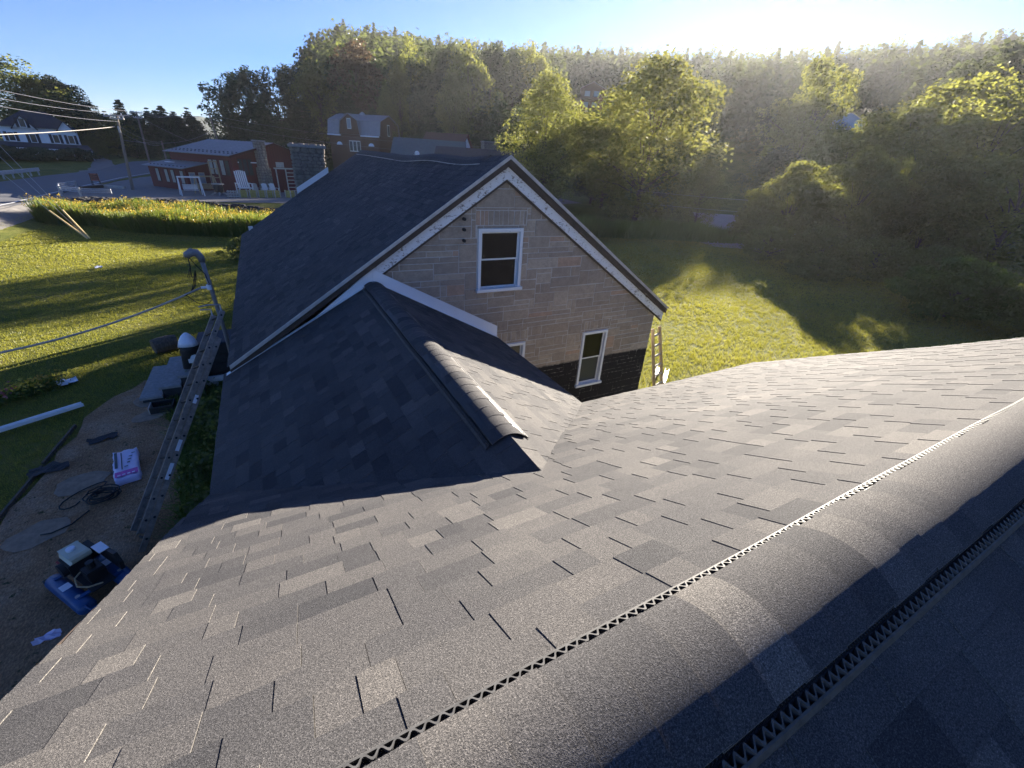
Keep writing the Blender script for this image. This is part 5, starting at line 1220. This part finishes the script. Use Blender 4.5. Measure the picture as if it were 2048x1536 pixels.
# guard rails, sign, sleepers
gr_ = thing('guard_rail', 'curved steel guard rail at the corner of the store lot', 'guard rail')
pts = [(-10.6,48.4),(-12.6,48.6),(-14.2,50.2),(-14.9,53),(-14.6,56)]
mb = MB()
for dz in (.50,.62,.74): mb.tube([(x, y, G(x, y)+dz) for x, y in pts], .05, 6)
mb.build('rail', M['steel'], gr_)
for x, y in pts[1:]+[(-14.75,54.5)]: MB().bar((x,y,G(x,y)-.1), (x,y,G(x,y)+.8), .14, .16).build('post', M['steel'], gr_)
gr2 = thing('guard_rail', 'straight steel guard rail on the far side of the road', 'guard rail')
mb = MB()
for dz in (.50,.62,.74): mb.tube([(x, y, G(x, y)+dz) for x, y in ((-23.5,55),(-23,65),(-22.6,76))], .07, 6)
mb.build('rail', M['steel'], gr2)
for k in range(11): MB().bar((-23.4+.08*k,55+2.05*k,G(-23,55+2*k)-.1), (-23.4+.08*k,55+2.05*k,G(-23,55+2*k)+.75), .12).build('post', M['steel'], gr2)
sg = thing('roadside_sign', 'faded orange red sign board on a black frame by the guard rail', 'sign', None, LOT(-14.3, 61.0)); sg.scale = (.62,.62,.7)
MB().rect(-.55,.55,-.03,.03,.75,1.65).build('board', M['orange'], sg)
for s_ in (-1, 1): MB().bar((s_*.5,-.35,0), (s_*.45,0,1.7), .07).build('leg', M['iron'], sg); MB().bar((s_*.5,.4,0), (s_*.45,0,1.7), .07).build('leg', M['iron'], sg)
for k in range(3): MB().rect(-.4,.4,-.04,-.031,.9+.24*k,1.02+.24*k).build('panel', M['shutter'], sg)
for i, (a_, b_, lab) in enumerate((((-14.2,60.2),(-11.7,58.5),'long pale landscape timber beside the near pole'), ((-14.6,57),(-13.6,59.6),'dark landscape timber beside the sign'))):
    tag(MB().bar((*a_,G(*a_)+.15), (*b_,G(*b_)+.15), .25, .25).build('landscape_timber', M['greytimber' if i == 0 else 'iron']), lab, 'timber')

# ------------------------------------------------------------------ other houses
gb = thing('gambrel_house', 'brown board sided house with grey gambrel roof behind the store', 'house', None, (18, 98, -2.4)); gb.rotation_euler.z = R(-40); gb.scale = (1.1,1.1,1.1)
MB().prism([(-5,0,-2),(4.4,0,-2),(4.4,8,-2),(-5,8,-2)], (0,0,6.9)).build('wall', M['browncedar'], gb)
pr_ = [(0,4.95),(.55,7.1),(4,8.25),(7.45,7.1),(8,4.95)]
MB().prism([(4.41,y,z) for y, z in pr_], (-9.2,0,0)).build('gable_wall', M['browncedar'], gb)
for (a_, b_) in zip(pr_[:-1], pr_[1:]):
    d = V3(0, b_[1]-a_[1], -(b_[0]-a_[0])).normalized(); n = V3(0,-(b_[1]-a_[1]),(b_[0]-a_[0])).normalized(); n = n if n.z > 0 else -n
    MB().prism([V3(-5.3,a_[0],a_[1])+n*.02,V3(4.7,a_[0],a_[1])+n*.02,V3(4.7,b_[0],b_[1])+n*.02,V3(-5.3,b_[0],b_[1])+n*.02], n*.08).build('roof', M['metalroof'], gb)
dg = [(-2.8,5.0),(-2.45,6.95),(-.9,8.05),(.75,7.05),(1.05,5.0)]
MB().prism([(x,-.25,z) for x, z in dg], (0,3.5,0)).build('dormer_wall', M['browncedar'], gb)
for (a_, b_) in zip(dg[:-1], dg[1:]):
    n = V3(-(b_[1]-a_[1]),0,(b_[0]-a_[0])).normalized(); MB().prism([V3(a_[0],-.5,a_[1])+n*.02,V3(b_[0],-.5,b_[1])+n*.02,V3(b_[0],3.4,b_[1])+n*.02,V3(a_[0],3.4,a_[1])+n*.02], n*.08).build('dormer_roof', M['metalroof'], gb)
for x0, x1 in ((-5.2,-2.75),(1.1,4.5)): MB().rect(x0,x1,-.35,.0,4.72,4.92).build('eave_board', M['label'], gb)
swin(gb, (-.85,-.25,6.6), (1,0,0), (0,-1,0), .75, 1.6, 'paleglass', 'window', 'whitewood')
for k in range(3): swin(gb, (-.95+.72*k,0,3.2), (1,0,0), (0,-1,0), .68, 1.7, 'dimglass', 'window', 'whitewood')
swin(gb, (4.41,3.9,6.0), (0,1,0), (1,0,0), .9, 1.8, 'dimglass', 'window', 'whitewood')
for x in (-3.2, 2.9):
    f_ = MB(); f_.prism([V3(x+.55*math.cos(a*PI/8),-.03,3.3+.5*math.sin(a*PI/8)) for a in range(9)], (0,.03,0)); f_.build('fan_ornament', M['label'], gb)
MB().tube([(-.5,4,8.2),(-.5,4,8.5),(-.5,4,8.75)], [.5,.45,.05], 10).build('roof_vent', M['steel'], gb)
def simple_house(name, lab, loc, rot, w, d, eh, ph, wm, rm_, ov=.4, cat='house'):
    o = thing(name, lab, cat, None, loc); o.rotation_euler.z = rot
    MB().prism([(-w/2,0,-1.5),(w/2,0,-1.5),(w/2,0,eh),(0,0,ph-.08),(-w/2,0,eh)], (0,d,0)).build('wall', M[wm], o)
    s_ = (ph-eh)/(w/2)
    for q in (-1, 1):
        n = V3(q*s_,0,1).normalized(); MB().prism([V3(q*(w/2+ov),-ov,eh-ov*s_)+n*.02,V3(0,-ov,ph)+n*.02,V3(0,d+ov,ph)+n*.02,V3(q*(w/2+ov),d+ov,eh-ov*s_)+n*.02], n*.1).build('roof', M[rm_], o)
    return o
gr3 = simple_house('green_roofed_house', 'low house with wide green grey roof behind the house ridge', (27.2, 66, -4.5), R(68), 9, 9.5, 4.4, 6.7, 'browncedar', 'greenroof')
simple_house('brown_roofed_house', 'small house with brown roof and pale gable behind the green roof', (33.5, 80, -4.5), R(50), 5, 7, 6.6, 8.4, 'clap', 'browncedar')
simple_house('dark_roofed_house', 'low dark roofed house behind the right end of the ridge', (34, 60, -4.5), R(64), 8, 12, 4.0, 5.9, 'browncedar', 'darkroof')
ck = thing('ivy_chimney', 'square brown chimney with bare creeper beside the green roofed house', 'chimney', None, (31.5, 66.5, -4.5))
MB().rect(-1,1,-.6,.6,0,7.0).build('stack', M['fieldstone'], ck); MB().rect(-1.08,1.08,-.68,.68,7.0,7.15).build('chimney_cap', M['concrete'], ck)
rr = random.Random(4); tw = MB()
for i in range(26):
    p = V3(rr.uniform(.4,1.4), -.7, rr.uniform(3,6)); tw.tube([p, p+V3(rr.uniform(-.2,.9),-.2,rr.uniform(.6,1.6)), p+V3(rr.uniform(.0,1.8),-.3,rr.uniform(1.0,2.6))], [.04,.025,.01], 4)
tw.build('creeper', M['bark'], ck)
bh = simple_house('hillside_house', 'tall brown hillside house with two rows of windows among the trees', (113.8, 152.3, 18.3), R(-37), 8.8, 9, 6.7, 8.7, 'browncedar', 'greytimber')
bh.location.z = float(gh(113.8, 152.3))-.1
for k in range(2):
    for j in range(2): swin(bh, (-1.9+3.3*j-.3*k, 0, 5.1-3.4*k), (1,0,0), (0,-1,0), 2.4, 1.9, 'paleglass', 'window', 'browncedar')
MB().rect(-4,4,-1.6,-.02,3.3,3.5).build('balcony', M['browncedar'], bh); MB().rect(-4,4,-1.6,-1.52,3.5,4.1).build('balcony_rail', M['browncedar'], bh)
bs = simple_house('blue_shed', 'pale blue gabled shed half hidden by trees on the hillside', (150.2, 79.8, 13.2), R(-62), 7.5, 8, 2.0, 4.2, 'clap', 'clap'); bs.location.z = float(gh(150.2, 79.8))-.2
fh = thing('white_farmhouse', 'white clapboard farmhouse with dark hipped roof on the left knoll', 'house', None, (-29.1, 104, -3.7)); fh.rotation_euler.z = R(12); fh.scale = (.93,.93,.97)
MB().rect(-4.6,4.6,0,8,-1.5,4.4).build('wall', M['clap'], fh)
q_ = [(-5,-.4,4.4),(5,-.4,4.4),(5,8.4,4.4),(-5,8.4,4.4)]; t_ = [(-1.4,4,6.9),(1.4,4,6.9)]
MB().add(q_+t_, [(0,1,5,4),(1,2,5),(2,3,4,5),(3,0,4),(3,2,1,0)]).build('roof', M['darkroof'], fh)
for xg, w_ in ((-1.6,2.6), (3.4,2.0)):
    MB().prism([(xg-w_/2,-.5,4.3),(xg+w_/2,-.5,4.3),(xg,-.5,4.3+w_*.62)], (0,3,0)).build('dormer_wall', M['clap'], fh)
    for q in (-1, 1):
        n = V3(q*.62*2,0,1).normalized(); MB().prism([V3(xg+q*(w_/2+.2),-.75,4.3-.2*1.24),V3(xg,-.75,4.3+w_*.62),V3(xg,2.5,4.3+w_*.62),V3(xg+q*(w_/2+.2),2.5,4.3-.2*1.24)], n*.12).build('dormer_roof', M['darkroof'], fh)
for x, z, yy in ((-3.5,3.0,0),(-1.0,2.9,0),(1.8,3.0,0),(3.7,3.0,0),(-1.6,5.0,-.5),(-3.2,.4,0),(0,.4,0),(3,.4,0)):
    wo_ = swin(fh, (x,yy,z), (1,0,0), (0,-1,0), .8, 1.3, 'dimglass', 'window', 'clap')
    for q in (-1, 1): MB().rect(x+q*.62-.18,x+q*.62+.18,yy-.06,yy-.005,z-.65,z+.65).build('shutter', M['shutter'], fh)
MB().prism([(-6.4,-2.9,1.55),(6.0,-2.9,1.55),(5.6,-.01,2.15),(-6.0,-.01,2.15)], (0,0,.12)).build('porch_roof', M['darkroof'], fh)
MB().rect(-6.4,6.0,-2.95,-2.8,1.25,1.54).build('porch_beam', M['clap'], fh)
for k in range(6): MB().rect(-6.2+2.4*k,-6.02+2.4*k,-2.85,-2.7,-1.5,1.24).build('porch_post', M['clap'], fh)
# two round floodlights above the ridge, on the dark house behind
for x, y, z, lab in ((15.2,50.5,-.2,'white floodlight pair on a short post behind the ridge'), (26.4,52,-.1,'round white lamp on a tripod behind the right end of the ridge')):
    o = thing('flood_lamp', lab, 'lamp', None, (x, y, -4.5)); MB().tube([(0,0,0),(0,0,z+4.9)], .07, 6).build('post', M['greytimber'], o); MB().tube([(.25,-.1,z+5.0),(.25,-.28,z+4.98)], [.26,.22], 12).build('lamp_head', M['label'], o)
    MB().bar((0,0,z+4.85), (.25,-.1,z+4.95), .05).build('bracket', M['iron'], o)

# ------------------------------------------------------------------ sunlit evening haze over the valley
t = bpy.data.materials.new('evening_haze'); t.use_nodes = True
for n in list(t.node_tree.nodes):
    if n.type != 'OUTPUT_MATERIAL': t.node_tree.nodes.remove(n)
pv = t.node_tree.nodes.new('ShaderNodeVolumePrincipled')
pv.inputs['Color'].default_value = (.93, .95, 1, 1); pv.inputs['Density'].default_value = .00016; pv.inputs['Anisotropy'].default_value = .55
t.node_tree.links.new(pv.outputs[0], t.node_tree.nodes['Material Output'].inputs['Volume'])
hz = MB().rect(-1990, 1990, -1990, 1990, -7, 72).build('haze', t)
kind(hz, 'stuff', 'thin sunlit haze hanging over the whole valley')
